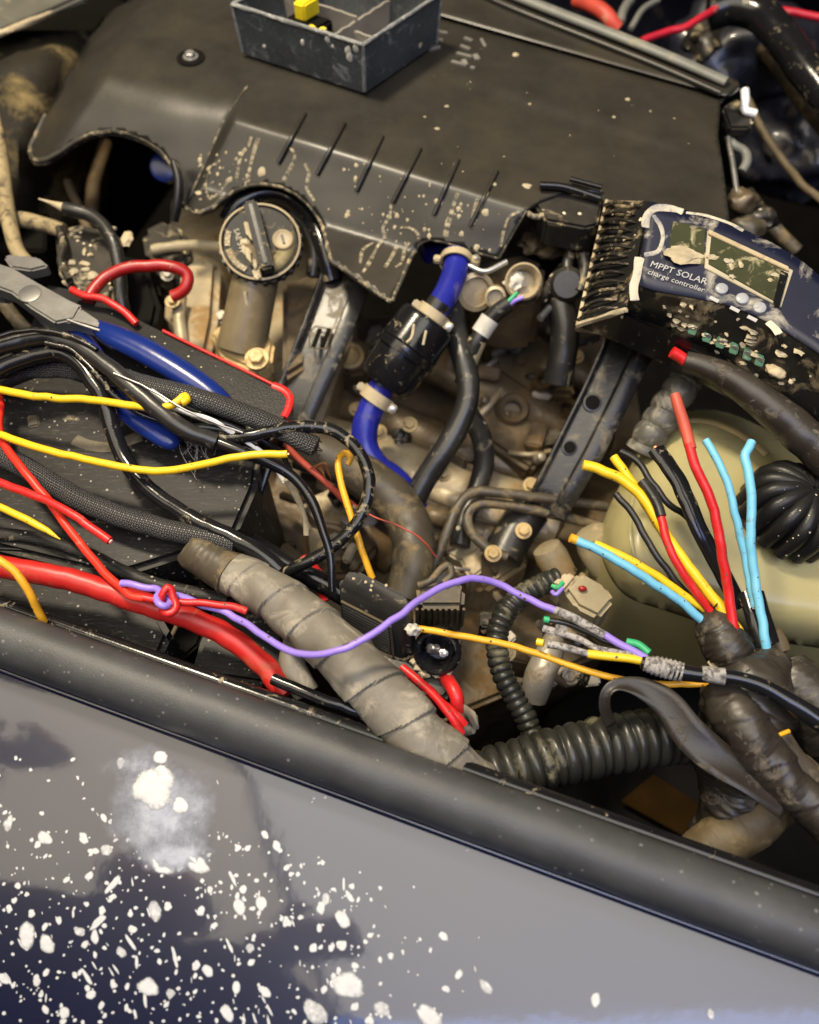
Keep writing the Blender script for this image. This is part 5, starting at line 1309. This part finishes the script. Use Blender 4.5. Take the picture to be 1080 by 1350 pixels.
for i in range(15):
    t = 2 * math.pi * i / 15
    e_ = X * math.cos(t) + Y * math.sin(t)
    wtube('cap_rib', [(*(cc - cax * .030 + e_ * rc), .0052), (*(cc - cax * .012 + e_ * rc), .0055), (*(cc - cax * .003 + e_ * rc * .85), .0050), (*(cc + cax * .002 + e_ * rc * .5), .0045), (*(cc + cax * .003 + e_ * rc * .08), .0030)], M['case_black'], tcap, n=14, seg=10, lump=.15, seed=i)
cable('ribbed_hose', 'short grey black ribbed hose behind the coolant tank shoulder', [(918, 470, -.005), (902, 505, -.010), (882, 535, -.018), (862, 566, -.028), (846, 596, -.04)], 21, M['ribbed'] if 'ribbed' in M else M['conduit'], cat='hose', n=120, seg=20, rfun=corr(.012, .18))

# ================================================================== solar charge controller
ct = thing('charge_controller', 'muddy black and navy solar charge controller with small display and buttons', 'charge controller', P(940, 420, .02))
a0, a1, a2 = P(856, 265, .080), P(1080, 363, .080), P(864, 383, .068)
cn = (a1 - a0).cross(a2 - a0).normalized()
if cn.z < 0: cn = -cn
def cpt(x, y, lift=0.0): return on_plane(x, y, a0, cn, lift)
def crv(pts, n=28):
    A = catmull([(x, y, 0) for x, y in pts], n); return [(r[0], r[1]) for r in A]
topc = crv([(856, 265), (908, 278), (982, 303), (1041, 333), (1080, 363), (1130, 412)])
lowc = crv([(840, 374), (864, 383), (920, 393), (965, 404), (1012, 424), (1080, 466), (1110, 495)])
bandc = crv([(822, 410), (858, 418), (900, 436), (960, 470), (1012, 505), (1060, 535), (1095, 560)])
NC = 28
rows3 = []
rows3.append([cpt(x, y) - cn * .030 for x, y in topc])
rows3.append([cpt(x, y, -.002) for x, y in topc])
rows3.append([cpt(x, y) for x, y in [(t[0] * .985 + l[0] * .015, t[1] * .985 + l[1] * .015) for t, l in zip(topc, lowc)]])
rows3.append([cpt(x, y) for x, y in lowc])
def bpt(i):
    x, y = bandc[i]; return P(x, y, .047 - .0006 * i)
rows3.append([cpt(*lowc[i]).lerp(bpt(i), .12) + Vector((0, 0, .001)) for i in range(NC)])
rows3.append([bpt(i) for i in range(NC)])
rows3.append([bpt(i) + Vector((0, .010, -.022)) for i in range(NC)])
vs = [v for r in rows3 for v in r]
fs = [(j * NC + i, j * NC + i + 1, (j + 1) * NC + i + 1, (j + 1) * NC + i) for j in range(len(rows3) - 1) for i in range(NC - 1)]
fs += [tuple(j * NC for j in range(len(rows3))), tuple(j * NC + NC - 1 for j in range(len(rows3) - 1, -1, -1))]
build('housing', vs, fs, M['ctrl'], ct, smooth=35)
# printed navy label on the face
lv = []
for t in np.linspace(.0, 1, 8):
    for i in range(NC):
        x = topc[i][0] * (1 - t) + lowc[i][0] * t; y = topc[i][1] * (1 - t) + lowc[i][1] * t
        lv.append(cpt(x, y, .0007))
fl_ = build('face_label', lv, [(j * NC + i, j * NC + i + 1, (j + 1) * NC + i + 1, (j + 1) * NC + i) for j in range(7) for i in range(NC - 1)], M['label_blue'], ct, smooth=60, solid=.0010)
# finned left end: base corners to face corners
bl, bh = P(762, 428, .030), P(800, 264, .045)
tl, tu = cpt(826, 408, -.003), cpt(856, 265, -.003)
build('end_wall', [bl, bh, tu, tl, bl + Vector((0, .005, -.012)), bh + Vector((0, 0, -.012)), tu + Vector((0, 0, -.03)), tl + Vector((0, 0.005, -.03))],
      [(0, 1, 2, 3), (0, 4, 5, 1), (3, 7, 4, 0), (1, 5, 6, 2)], M['ctrl'], ct, smooth=30)
for i in range(13):
    t = .03 + i * .077
    a = bl.lerp(bh, t); b = tl.lerp(tu, min(1, t * .98))
    side = (bh - bl).normalized(); up = (b - a).cross(side).normalized()
    if up.z < 0: up = -up
    jit = .12 * noise.noise(Vector((i * 1.7, 0, 0)))
    wtube('cooling_fin', [(*(a.lerp(b, .02) + up * .001), .0016), (*(a.lerp(b, .35) + up * .0045 + side * .003 * jit), .0016), (*(a.lerp(b, .62 + jit) + up * .0045), .0014), (*(a.lerp(b, .84 + jit) + up * .001), .0008)], M['fin'], ct, n=18, seg=8, flat=(1, .8), lump=.5, seed=i)
wtube('end_edge', [(*bl, .0016), (*bl.lerp(bh, .5), .0013), (*bh, .0012)], M['pale'], ct, n=14, seg=6, lump=.4)
wtube('end_edge', [(*bl, .0020), (*bl.lerp(tl, .5), .0020), (*tl, .0020)], M['mud'], ct, n=14, seg=6, lump=.6)
# lower black shroud under the band
sh = [P(762, 430, .030), P(825, 416, .045), P(878, 434, .044), P(950, 470, .038), P(1012, 508, .032), P(1100, 566, .024), P(1060, 590, -.005), P(1000, 545, 0), P(900, 490, .006), P(840, 462, .012)]
build('shroud', sh + [s + Vector((0, .012, -.008)) for s in sh], [tuple(range(10)), tuple(range(19, 9, -1))] + [(i, (i + 1) % 10, 10 + (i + 1) % 10, 10 + i) for i in range(10)], M['black_gloss'], ct, smooth=30)
def cquad(name, pts, lift, mat, th=.001, bev=.0003, par=None): return quad_slab(name, [cpt(x, y, lift) for x, y in pts], th, mat, par or ct, bevel=bev)
cquad('icon_panel', [(888, 291), (930, 300), (929, 349), (880, 339)], .0014, M['lcd'])
blob('mud_cake', cpt(905, 335, .0016), .012, .007, .0012, M['mud'], ct, amp=.5, seed=2)
bz = cquad('display_bezel', [(933, 303), (1046, 356), (1030, 405), (929, 353)], .0018, M['lcd_frame'], .002)
cquad('display', [(938, 311), (1034, 355), (1021, 397), (934, 348)], .0022, M['lcd'], .0008, par=bz)
cquad('bezel_bar', [(935, 302), (1040, 351), (1040, 357), (934, 308)], .0034, M['pale'], .0016, par=bz)
cquad('bezel_side', [(1030, 356), (1040, 360), (1028, 404), (1020, 398)], .0034, M['black_gloss'], .0016, par=bz)
for i in range(7):
    rr = random.Random(70 + i)
    u, v = rr.random(), rr.random()
    x = 938 + u * 95 - v * 8; y = 313 + u * 42 + v * 38
    blob('mud_cake', cpt(x, y, .0024), rr.uniform(.0015, .004), rr.uniform(.0012, .003), .0004, M['mud'] if i % 3 else M['lcd_frame'], ct, amp=.7, seed=i, sub=2)
for x, y in ((951, 382), (978, 395), (1001, 407)):
    p = cpt(x, y, .0008)
    bt = lathe('button', p, cn, [(0, .0040), (.0016, .0038), (.0022, .0030), (.0024, .0010)], M['button'] if 'button' in M else M['steel'], ct, seg=20)
    xd = (cpt(x + 10, y + 5) - cpt(x, y)).normalized(); yd = cn.cross(xd)
    box('button_mark', p - yd * .0085 + cn * .0002, xd * .003, yd * .0012, cn * .0003, M['print_white'], bt, bevel=0)
xd = (cpt(925, 367) - cpt(858, 345)).normalized(); yd = cn.cross(xd)
if yd.y < 0: yd = -yd
lettering('lettering', 'MPPT SOLAR', cpt(856, 351, .0013), xd, yd, .0064, M['print_white'], fl_, .0003)
lettering('lettering', 'charge controller', cpt(853, 361, .0013), xd, yd, .0052, M['print_white'], fl_, .0003)
# smeared pale paint round the label's left border
for pts, r in (([(852, 300), (856, 282), (866, 274), (884, 275), (900, 280)], 5), ([(862, 284), (870, 298), (874, 315), (868, 332), (850, 336)], 3.5), ([(845, 340), (840, 360), (834, 378), (836, 396)], 5), ([(905, 280), (930, 284), (955, 292), (980, 304)], 2.5), ([(1014, 424), (1022, 432), (1028, 440)], 5)):
    tube('mud_smear', [(*cpt(x, y, .001).to_tuple()[:0], x, y, cpt(x, y, .001).z) for x, y in pts], r, M['cream2'], ct, n=50, seg=8, flat=(1, .2), lump=1.1, seed=r)
prism('usb_socket', [(1046, 384), (1080, 396), (1082, 432), (1058, 428), (1046, 408)], .071, .062, M['brown_tape'], ct, bevel=.001)
for x, y in ((1056, 400), (1066, 406)):
    p = P(x, y, .072); box('usb_contact', p, Vector((.006, -.002, 0)), Vector((0, .0016, 0)), Vector((0, 0, .0008)), M['copper'] if x < 1060 else M['black'], ct, bevel=0)
def bandpt(x, y):
    # on the sloping terminal face
    i = min(range(NC), key=lambda k: abs((lowc[k][0] + bandc[k][0]) / 2 - x))
    A, B = cpt(*lowc[i]), bpt(i)
    i2 = min(NC - 1, i + 1); n2 = (B - A).cross(cpt(*lowc[i2]) - cpt(*lowc[i2 - 1])).normalized()
    if n2.z < 0: n2 = -n2
    return on_plane(x, y, B, n2), n2
for x, y in ((914, 431), (933, 441), (951, 449), (969, 457), (987, 465), (1003, 473)):
    p, n2 = bandpt(x, y)
    tm = box('terminal', p, Vector((.0024, -.0012, 0)), Vector((.0008, .0030, .0024)), n2 * .0022, M['terminal'], ct, bevel=.0006)
    lathe('terminal_screw', p + n2 * .002, n2, [(0, .0022), (.0006, .0020), (.0007, .0004)], M['steel'], tm, seg=10)
for i in range(34):
    rr = random.Random(100 + i)
    t = rr.random(); k = int(rr.uniform(3, 24)); s = rr.uniform(.15, .95)
    x = lowc[k][0] * (1 - s) + bandc[k][0] * s; y = lowc[k][1] * (1 - s) + bandc[k][1] * s
    p, n2 = bandpt(x, y)
    blob('mud_cake', p + n2 * .0006, rr.uniform(.0008, .0042), rr.uniform(.0008, .0032), .0006, M['mud'], ct, amp=.5, seed=i, sub=2)
blob('mud_cake', bandpt(1024, 488)[0], .0065, .006, .003, M['pale'], ct, amp=.25, seed=9)
c = cable('controller_lead', 'thick black taped lead with red end below the charge controller', [(903, 476, .030, 13), (935, 486, .030, 17), (985, 514, .028, 21), (1040, 558, .022, 25), (1100, 612, .012, 27)], 22, M['black_tape'], n=60, seg=18, lump=.05)
tube('red_end', [(905, 477, .030), (896, 470, .032), (886, 464, .034)], 8, M['red'], c, n=10)

# ================================================================== fan of coloured wires at the right
wire('yellow wire with chewed pale blue tip, leftmost and topmost of the fan', [(769, 613, .035), (800, 622, .034), (830, 640, .030), (852, 662, .026), (880, 708, .020), (912, 752, .014), (945, 795, .006), (972, 830, .0), (990, 862, -.006)], 7, 'yellow', tip='cyan')
wire('yellow wire crossing behind the leftmost yellow one of the fan', [(809, 602, .028), (828, 628, .026), (850, 662, .022), (872, 700, .016), (898, 735, .012), (925, 768, .006), (952, 800, -.002)], 6, 'yellow')
wire('thin black wire arching behind the thick black pair', [(818, 595, .020), (839, 607, .020), (861, 637, .018), (880, 663, .014), (908, 684, .006), (935, 720, -.004)], 4.5, 'black_cable')
c = wire('red wire with a black sleeve on its tip in the fan', [(870, 672, .028), (874, 690, .027), (879, 712, .025), (892, 742, .020), (913, 774, .012), (936, 806, .002)], 5.6, 'red')
tube('black_sleeve', [(846, 634, .031), (858, 650, .030), (867, 666, .029), (872, 681, .028)], 6.8, M['black_cable'], c, n=14)
wire('slim black wire with bare grey tip between yellow wires and the tank', [(812, 651, .022), (835, 678, .020), (854, 714, .016), (880, 752, .010), (905, 782, .002), (930, 806, -.006)], 4.6, 'black_cable', tip='steel')
c = wire('sky blue wire with yellow tip, the lowest of the fan', [(760, 712, .026), (791, 726, .025), (828, 748, .021), (865, 771, .014), (902, 797, .006), (930, 822, -.002)], 6, 'cyan')
tube('yellow_tip', [(752, 709, .027), (760, 712, .026)], 6.2, M['orange'], c, n=6)
wire('yellow wire lying along the lowest sky blue wire', [(784, 717, .022), (800, 724, .022), (828, 737, .020), (865, 759, .014), (902, 785, .006), (940, 810, -.002)], 5.6, 'yellow')
c = tag(tube('wire', wob=1.5, pts=[(865, 592, .030), (887, 622, .028), (906, 659, .024), (921, 696, .018), (939, 730, .010), (958, 766, .0), (975, 800, -.010)], rpx=10, mat=M['black_gloss'], seg=14, flat=(1.2, .7)), 'thick flat black twin lead in the middle of the fan', 'wire')
tube('copper_core', [(863, 589, .0305), (866, 593, .030)], 5, M['copper'], c, n=4)
c = wire('tall red wire with brown red sleeve, the highest of the fan', [(908, 585, .058), (917, 615, .054), (936, 656, .046), (947, 700, .036), (954, 741, .026), (961, 785, .014), (968, 832, .004)], 6.6, 'red')
tube('sleeve', [(890, 520, .066, 6.5), (895, 538, .064, 7.5), (903, 563, .060, 7.8), (911, 592, .0568, 7.4)], 7.5, M['heatshrink'], c, n=18)
wire('slim sky blue wire standing left of the other tall blue wire', [(930, 580, .048), (943, 602, .046), (961, 641, .040), (969, 678, .032), (978, 715, .022), (986, 752, .012), (994, 800, .002)], 5.2, 'cyan', tip='white')
wire('sky blue wire with bent tip, rightmost of the fan', [(991, 583, .046), (986, 591, .046), (982, 602, .045), (988, 628, .042), (991, 662, .036), (990, 700, .028), (992, 740, .018), (1000, 790, .008), (1008, 838, .0), (1012, 862, -.006)], 6.2, 'cyan', tip='white')

# taped knots
kn = thing('tape_knot', 'lump of black tape binding the lower ends of the fanned wires', 'tape', P(960, 845, -.04))
tube('wrapped_lump', [(930, 808, -.004, 12), (938, 820, -.004, 22), (952, 842, -.005, 28), (966, 862, -.007, 27), (974, 874, -.010, 17)], 25, M['black_tape'], kn, n=90, seg=36, rfun=lambda s, a: 1 + .05 * ((s * 70 + a / 6.283) % 1.0), lump=.18, crease=.05)
for i in range(7):
    tube('frayed_end', [(935, 808, -.002), (936 + i * 3 - 8, 796 - (i % 3) * 4, .004 + .001 * i)], 1.2, M['black_tape'], kn, n=5, seg=5)
tube('wire_stub', [(990, 782, -.004), (1000, 815, -.004), (1012, 850, -.008)], 17, M['black_gloss'], kn, n=16, flat=(1, .6), lump=.2)
tube('pale_tab', [(952, 890, -.01), (942, 872, -.008), (938, 868, -.008)], 9, M['pale'], kn, n=8, flat=(1, .4))
tube('pale_tab', [(1022, 832, -.012), (1030, 846, -.014), (1034, 858, -.016)], 10, M['tan_tape'], kn, n=8, flat=(1, .4))
br = thing('taped_branch', 'big brown black taped harness branch at the right edge', 'wiring harness', P(990, 980, -.10))
tube('main_wrap', [(1022, 862, -.010, 22), (1012, 880, -.012, 34), (998, 905, -.014, 50), (985, 940, -.020, 58), (975, 985, -.032, 54), (968, 1030, -.045, 42), (955, 1080, -.06, 38), (950, 1120, -.075, 36)], 45, M['black_tape'], br, n=200, seg=44, rfun=lambda s, a: 1 + .06 * ((s * 30 + a / 6.283) % 1.0), lump=.22, crease=.035)
tube('side_wrap', [(1040, 870, -.014, 22), (1052, 900, -.016, 34), (1078, 940, -.022, 40), (1120, 990, -.03, 40)], 36, M['black_tape'], br, n=150, seg=36, rfun=lambda s, a: 1 + .05 * ((s * 36 + a / 6.283) % 1.0), lump=.16, crease=.035)
tube('diagonal_wrap', [(945, 905, -.002, 22), (975, 950, .002, 30), (1015, 1005, -.002, 30), (1050, 1045, -.006, 28), (1110, 1100, -.012, 28)], 28, M['black_tape'], br, n=160, seg=36, rfun=lambda s, a: 1 + .06 * ((s * 40 + a / 6.283) % 1.0), lump=.18, crease=.035)
tube('tan_wrap', [(900, 1150, -.060), (940, 1118, -.055), (985, 1085, -.050), (1030, 1050, -.046), (1070, 1020, -.044)], 33, M['tan_tape'], br, n=150, seg=32, rfun=lambda s, a: 1 + .05 * ((s * 30 + a / 6.283) % 1.0), lump=.12, crease=.03)
tube('yellow_thread', [(1012, 974, .006), (1025, 970, .006), (1040, 964, .004)], 3, M['orange'], br, n=10)
tube('dark_lead', [(1030, 970, -.004), (1050, 1000, -.01), (1080, 1030, -.016)], 14, M['brown_tape'], br, n=16, flat=(1, .6))
M['dark_strip'] = pm('dusty_pvc_strip', (0.018, 0.014, 0.010), 0.42, dirt=.22, dirtcol=(.10, .08, .05), dscale=60, bump=.4, bscale=140)
# loose strip of tape
st = thing('tape_strip', 'loose curled strip of black tape over the fat conduit', 'tape', P(900, 980, -.03))
path = catmull([(*P(806, 958, -.012), 8), (*P(797, 935, -.004), 8), (*P(799, 914, .002), 8), (*P(815, 903, .004), 10), (*P(846, 908, .004), 16), (*P(880, 930, .004), 20), (*P(908, 968, .002), 24), (*P(945, 1000, .0), 26), (*P(990, 1028, -.002), 27), (*P(1040, 1060, -.006), 26)], 60)
vs, fs = [], []
for i, r in enumerate(path):
    t = path[min(59, i + 1)][:3] - path[max(0, i - 1)][:3]; t /= np.linalg.norm(t)
    side = np.cross(t, np.array([0, -.3, 1.0])); side /= np.linalg.norm(side)
    tw = .35 * math.sin(i * .16)
    side = side * math.cos(tw) + np.array([0, 0, 1.0]) * math.sin(tw)
    w = r[3] * mpp(900, 960, 0)
    for k in (-1, -.5, 0, .5, 1): vs.append(r[:3] + side * w * k * .9 + np.array([0, 0, .0015 * (k * k)]))
fs = [(i * 5 + k, i * 5 + k + 1, (i + 1) * 5 + k + 1, (i + 1) * 5 + k) for i in range(59) for k in range(4)]
build('strip', vs, fs, M['dark_strip'], st, smooth=70, solid=.0006)

# spliced cable with stripped leads
sc = thing('splice_cable', 'black cable from the right edge ending in stripped coloured leads', 'cable', P(900, 885, -.01))
tube('jacket', [(846, 873, .012, 9), (880, 882, .014, 12), (920, 889, .016, 11), (965, 893, .018, 10), (1005, 905, .018, 11), (1045, 928, .016, 13), (1110, 970, .012, 15)], 11, M['black_gloss'], sc, n=90, seg=16, lump=.05)
tube('glue_sleeve', [(850, 874, .0125, 10), (870, 879, .0135, 13), (900, 886, .0150, 12.5)], 11.5, M['fray'], sc, n=40, seg=16, lump=.12, rfun=lambda s, a: 1 + .07 * math.sin(s * 2600 + a))
tube('glue_sleeve', [(925, 889, .0165), (955, 892, .0180)], 11.5, M['fray'], sc, n=20, seg=14, lump=.2)
tube('violet_lead', [(796, 836, .013), (815, 848, .013), (835, 858, .013), (852, 868, .013)], 5, M['purple'], sc, n=16)
tube('glue_residue', [(732, 804, .012), (752, 812, .013), (772, 824, .013), (797, 837, .013)], 5.8, M['fray'], sc, n=40, lump=.35)
tube('green_lead', [(826, 846, .010), (842, 850, .011), (856, 861, .012)], 5.2, M['green'], sc, n=12)
tube('green_tip', [(717, 816, .006), (724, 817, .006)], 4.5, M['green'], sc, n=5)
tube('grey_lead', [(716, 829, .004), (745, 836, .006), (768, 845, .008), (790, 856, .010), (840, 864, .012)], 4.6, M['fray'], sc, n=40, lump=.4)
tube('grey_lead', [(722, 817, .006), (748, 822, .007), (775, 834, .008), (800, 846, .008), (830, 852, .010)], 3.6, M['black_cable'], sc, n=40, lump=.3)
tube('yellow_lead', [(775, 862, .010), (800, 865, .011), (830, 868, .012), (855, 873, .012)], 5.8, M['yellow'], sc, n=20)
tube('glue_residue', [(722, 850, .008), (745, 854, .009), (776, 862, .010)], 4.8, M['fray'], sc, n=30, lump=.35)
tube('yellow_tip', [(708, 846, .007), (717, 848, .008)], 5, M['yellow'], sc, n=5)
wire('long amber wire running under the stripped leads to the tape', [(545, 827, .0), (600, 837, .002), (660, 848, .002), (710, 862, .0), (760, 880, -.002), (820, 896, -.004), (880, 902, -.002), (945, 901, .0)], 4.5, 'orange')
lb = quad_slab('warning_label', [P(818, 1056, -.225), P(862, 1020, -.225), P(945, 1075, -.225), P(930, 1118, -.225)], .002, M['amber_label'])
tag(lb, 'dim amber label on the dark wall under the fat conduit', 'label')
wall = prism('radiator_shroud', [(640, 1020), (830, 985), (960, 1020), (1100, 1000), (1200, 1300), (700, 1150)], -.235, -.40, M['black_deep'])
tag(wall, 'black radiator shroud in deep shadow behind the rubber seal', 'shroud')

# ================================================================== back right: ducts, cables
cable('heater_hose', 'fat glossy black hose bending along the upper right corner', [(935, 18, .020), (965, 10, .026), (1000, 18, .028), (1032, 50, .026), (1062, 92, .022), (1110, 150, .014)], 22, M['black_gloss'], cat='hose', seg=20)
cable('heater_hose', 'dull brown hose running inside the fat glossy hose', [(930, 24, -.02), (985, 40, -.02), (1020, 70, -.02), (1050, 110, -.02), (1110, 190, -.02)], 16, M['brown_tape'], cat='hose', seg=16)
cable('brown_cable', 'thin brown cable slanting down the dark back wall', [(985, 130, -.01), (1010, 180, -.02), (1035, 215, -.03), (1060, 245, -.03), (1110, 285, -.04)], 5, M['tan_tape'])
cable('brown_cable', 'brown cable lying low beside the cover right end', [(985, 255, -.05), (1020, 300, -.05), (1050, 330, -.06)], 9, M['brown_tape'])
wire('red wire sagging across the top right behind the cover', [(846, 54, .02), (880, 42, .022), (905, 35, .024), (930, 20, .028), (948, 8, .03)], 5, 'red_back' if 'red_back' in M else 'red')
wire('red wire entering at the top right corner', [(1018, 12, .03), (1045, 16, .03), (1110, 30, .03)], 5, 'red_back' if 'red_back' in M else 'red')
cable('red_hose', 'faded red hose stub behind the cover back edge', [(760, 0, .0), (782, 8, .004), (800, 20, .004), (813, 38, -.004)], 10, M['red_faded'] if 'red_faded' in M else M['red_dark'], cat='hose')
cable('grey_wire', 'pale grey wire at the top behind the cover rail', [(832, 0, .0), (822, 14, .0), (818, 30, -.004)], 6, M['grey_strip'], cat='wire')
cable('grey_wire', 'slender grey wire curving beside the pale one at the top', [(868, 0, 0), (846, 14, 0), (832, 38, -.004)], 4, M['grey_strip'], cat='wire')
hk = thing('latch_clip', 'shiny white metal clip at the right end of the cover rail', 'clip', P(985, 140, .0))
tube('clip_arm', [(982, 118, .03), (983, 132, .026), (982, 145, .022), (996, 150, .02)], 5.5, M['chrome'] if 'chrome' in M else M['white'], hk, n=16)
prism('clip_plate', [(952, 140), (972, 128), (998, 146), (990, 168), (962, 168)], .018, .008, M['black_dirty'], hk, bevel=.002)
cable('cover_cable', 'grey cable loop hanging at the right end of the cover', [(960, 180, .004), (968, 192, .004), (982, 200, .002), (985, 212, 0), (978, 226, -.004)], 6, M['grey_strip'])
cable('cover_rod', 'thin steel rod along the right end of the cover', [(960, 182, .012), (966, 215, .010), (972, 255, .006)], 3.5, M['steel'], cat='rod')
el = thing('hinge_lump', 'dusty cast lump at the lower right corner of the cover', 'casting', P(985, 280, -.02))
blob('lump', P(978, 266, .0), .012, .010, .010, M['alloy_dark'], el, amp=.3, seed=2)
blob('lump', P(1000, 290, -.012), .016, .010, .010, M['black_dirty'], el, amp=.4, seed=4)
blob('lump', P(985, 300, -.014), .014, .014, .010, M['brown_tape'], el, amp=.3, seed=6)
for i, (x, y, r) in enumerate(((870, 25, .03), (920, 60, .03), (950, 85, .022), (1010, 120, .03), (905, 20, .02))):
    pass
dk = thing('strut_tower', 'dark dusty domed strut tower at the upper right', 'car body', P(990, 80, -.1))
blob('dome', P(975, 75, -.055), .075, .060, .050, M['firewall'], dk, amp=.25, seed=3, sub=4)
blob('fold', P(930, 55, -.03), .020, .028, .020, M['black_dirty'], dk, amp=.4, seed=5)
blob('fold', P(1045, 190, -.09), .050, .060, .04, M['firewall'], dk, amp=.3, seed=8, sub=4)

# ================================================================== the photographer, seen only as a dark reflection in the paint
def skinned(name, joints, edges, mat, parent, root=0, sub=2):
    me = bpy.data.meshes.new(name)
    base = wloc(parent)
    me.from_pydata([Vector(j[0]) - base for j in joints], edges, [])
    o = bpy.data.objects.new(name, me); COL.objects.link(o); o.parent = parent
    m = o.modifiers.new('skin', 'SKIN'); m.use_smooth_shade = True
    for v, j in zip(me.skin_vertices[0].data, joints): v.radius = (j[1], j[2] if len(j) > 2 else j[1])
    me.skin_vertices[0].data[root].use_root = True
    s_ = o.modifiers.new('smooth', 'SUBSURF'); s_.levels = sub; s_.render_levels = sub
    me.materials.append(mat)
    return o
M['jacket'] = pm('navy_jacket', (0.010, 0.011, 0.018), 0.85, bump=.2)
M['skin'] = pm('skin', (0.60, 0.32, 0.26), 0.55, bump=.05)
M['hair'] = pm('dark_hair', (0.012, 0.010, 0.009), 0.6)
pers = thing('person', 'person in dark navy jacket leaning over the bay, mirrored in the navy panel', 'person', (-0.60, -0.85, -0.62))
J = [((-.60, -.80, .02), .17, .14), ((-.58, -.60, .26), .22, .15), ((-.56, -.38, .44), .25, .16), ((-.51, -.28, .60), .08, .08), ((-.50, -.24, .68), .06, .06),
     ((-.86, -.30, .50), .10), ((-.80, -.10, .40), .07), ((-.60, .02, .48), .040),
     ((-.28, -.36, .54), .10), ((-.36, -.30, .40), .08), ((-.25, -.21, .48), .055),
     ((-.70, -.82, -.15), .10), ((-.71, -.78, -.36), .07), ((-.71, -.84, -.57), .05), ((-.71, -.74, -.59), .04),
     ((-.50, -.82, -.15), .10), ((-.49, -.78, -.36), .07), ((-.49, -.84, -.57), .05), ((-.49, -.74, -.59), .04)]
Ed = [(0, 1), (1, 2), (2, 3), (3, 4), (2, 5), (5, 6), (6, 7), (2, 8), (8, 9), (9, 10), (0, 11), (11, 12), (12, 13), (13, 14), (0, 15), (15, 16), (16, 17), (17, 18)]
skinned('body', J, Ed, M['jacket'], pers)
hd = blob('head', (-.49, -.22, .74), .075, .095, .115, M['skin'], pers, amp=.06, seed=1)
blob('hair', (-.495, -.245, .77), .082, .095, .10, M['hair'], hd, amp=.1, seed=3)
def hand(w, d, u, s):
    """palm and five bent fingers; w wrist, d forward, u back of hand, s thumb side"""
    w, d, u, s = Vector(w), Vector(d).normalized(), Vector(u).normalized(), Vector(s).normalized()
    j = [(w, .026, .02), (w + d * .045, .036, .016), (w + d * .08, .038, .014)]; e = [(0, 1), (1, 2)]
    for i, (off, ln) in enumerate(((-.028, .058), (-.009, .072), (.010, .078), (.028, .070))):
        b = len(j); base = w + d * .085 + s * off
        j += [(base, .0095), (base + d * ln * .40 - u * .016, .0095), (base + d * ln * .30 - u * .045, .0085), (base - d * ln * .15 - u * .050, .0075)]
        e += [(2, b), (b, b + 1), (b + 1, b + 2), (b + 2, b + 3)]
    b = len(j)
    j += [(w + d * .03 + s * .038, .012), (w + d * .06 + s * .058 - u * .01, .010), (w + d * .085 + s * .06 - u * .022, .009)]
    e += [(1, b), (b, b + 1), (b + 1, b + 2)]
    return skinned('hand', j, e, M['skin'], pers)
skinned('forearm', [((-.26, -.22, .475), .04), ((-.235, -.20, .49), .034), ((-.21, -.185, .50), .03)], [(0, 1), (1, 2)], M['skin'], pers, 0)
skinned('forearm', [((-.66, -.05, .44), .042), ((-.58, .04, .49), .032), ((-.55, .06, .50), .026)], [(0, 1), (1, 2)], M['skin'], pers, 0)
hand((-.235, -.20, .49), (.75, .35, .35), (-.3, -.2, .9), (-.2, .8, -.3))
hand((-.55, .06, .50), (.2, .25, .9), (-.5, -.5, .5), (-.6, .6, 0))

# ------------------------------------------------------------------ groups of repeats
GROUPS = {'wire': 'loose coloured wires', 'black_cable': 'black cables over the battery', 'black_wire': 'thin black wires over the battery', 'hose_clamp': 'clamps on the blue hoses', 'blue_hose': 'blue hoses of the fuel filter',
          'rubber_hose': 'hoses in the middle of the bay', 'braided_sleeve': 'braided sleeves on the battery', 'steel_line': 'thin metal fuel lines', 'support_bracket': 'folded metal struts', 'muddy_pipe': 'muddy pipes at the left edge',
          'brake_pipe': 'thin pipes behind the left arch', 'heater_hose': 'hoses in the upper right corner', 'brown_cable': 'brown cables at the right of the cover', 'grey_wire': 'grey wires'}
for o in S.objects:
    if o.parent is None and o.get('category'):
        g_ = GROUPS.get(o.name.split('.')[0])
        if g_: o['group'] = g_
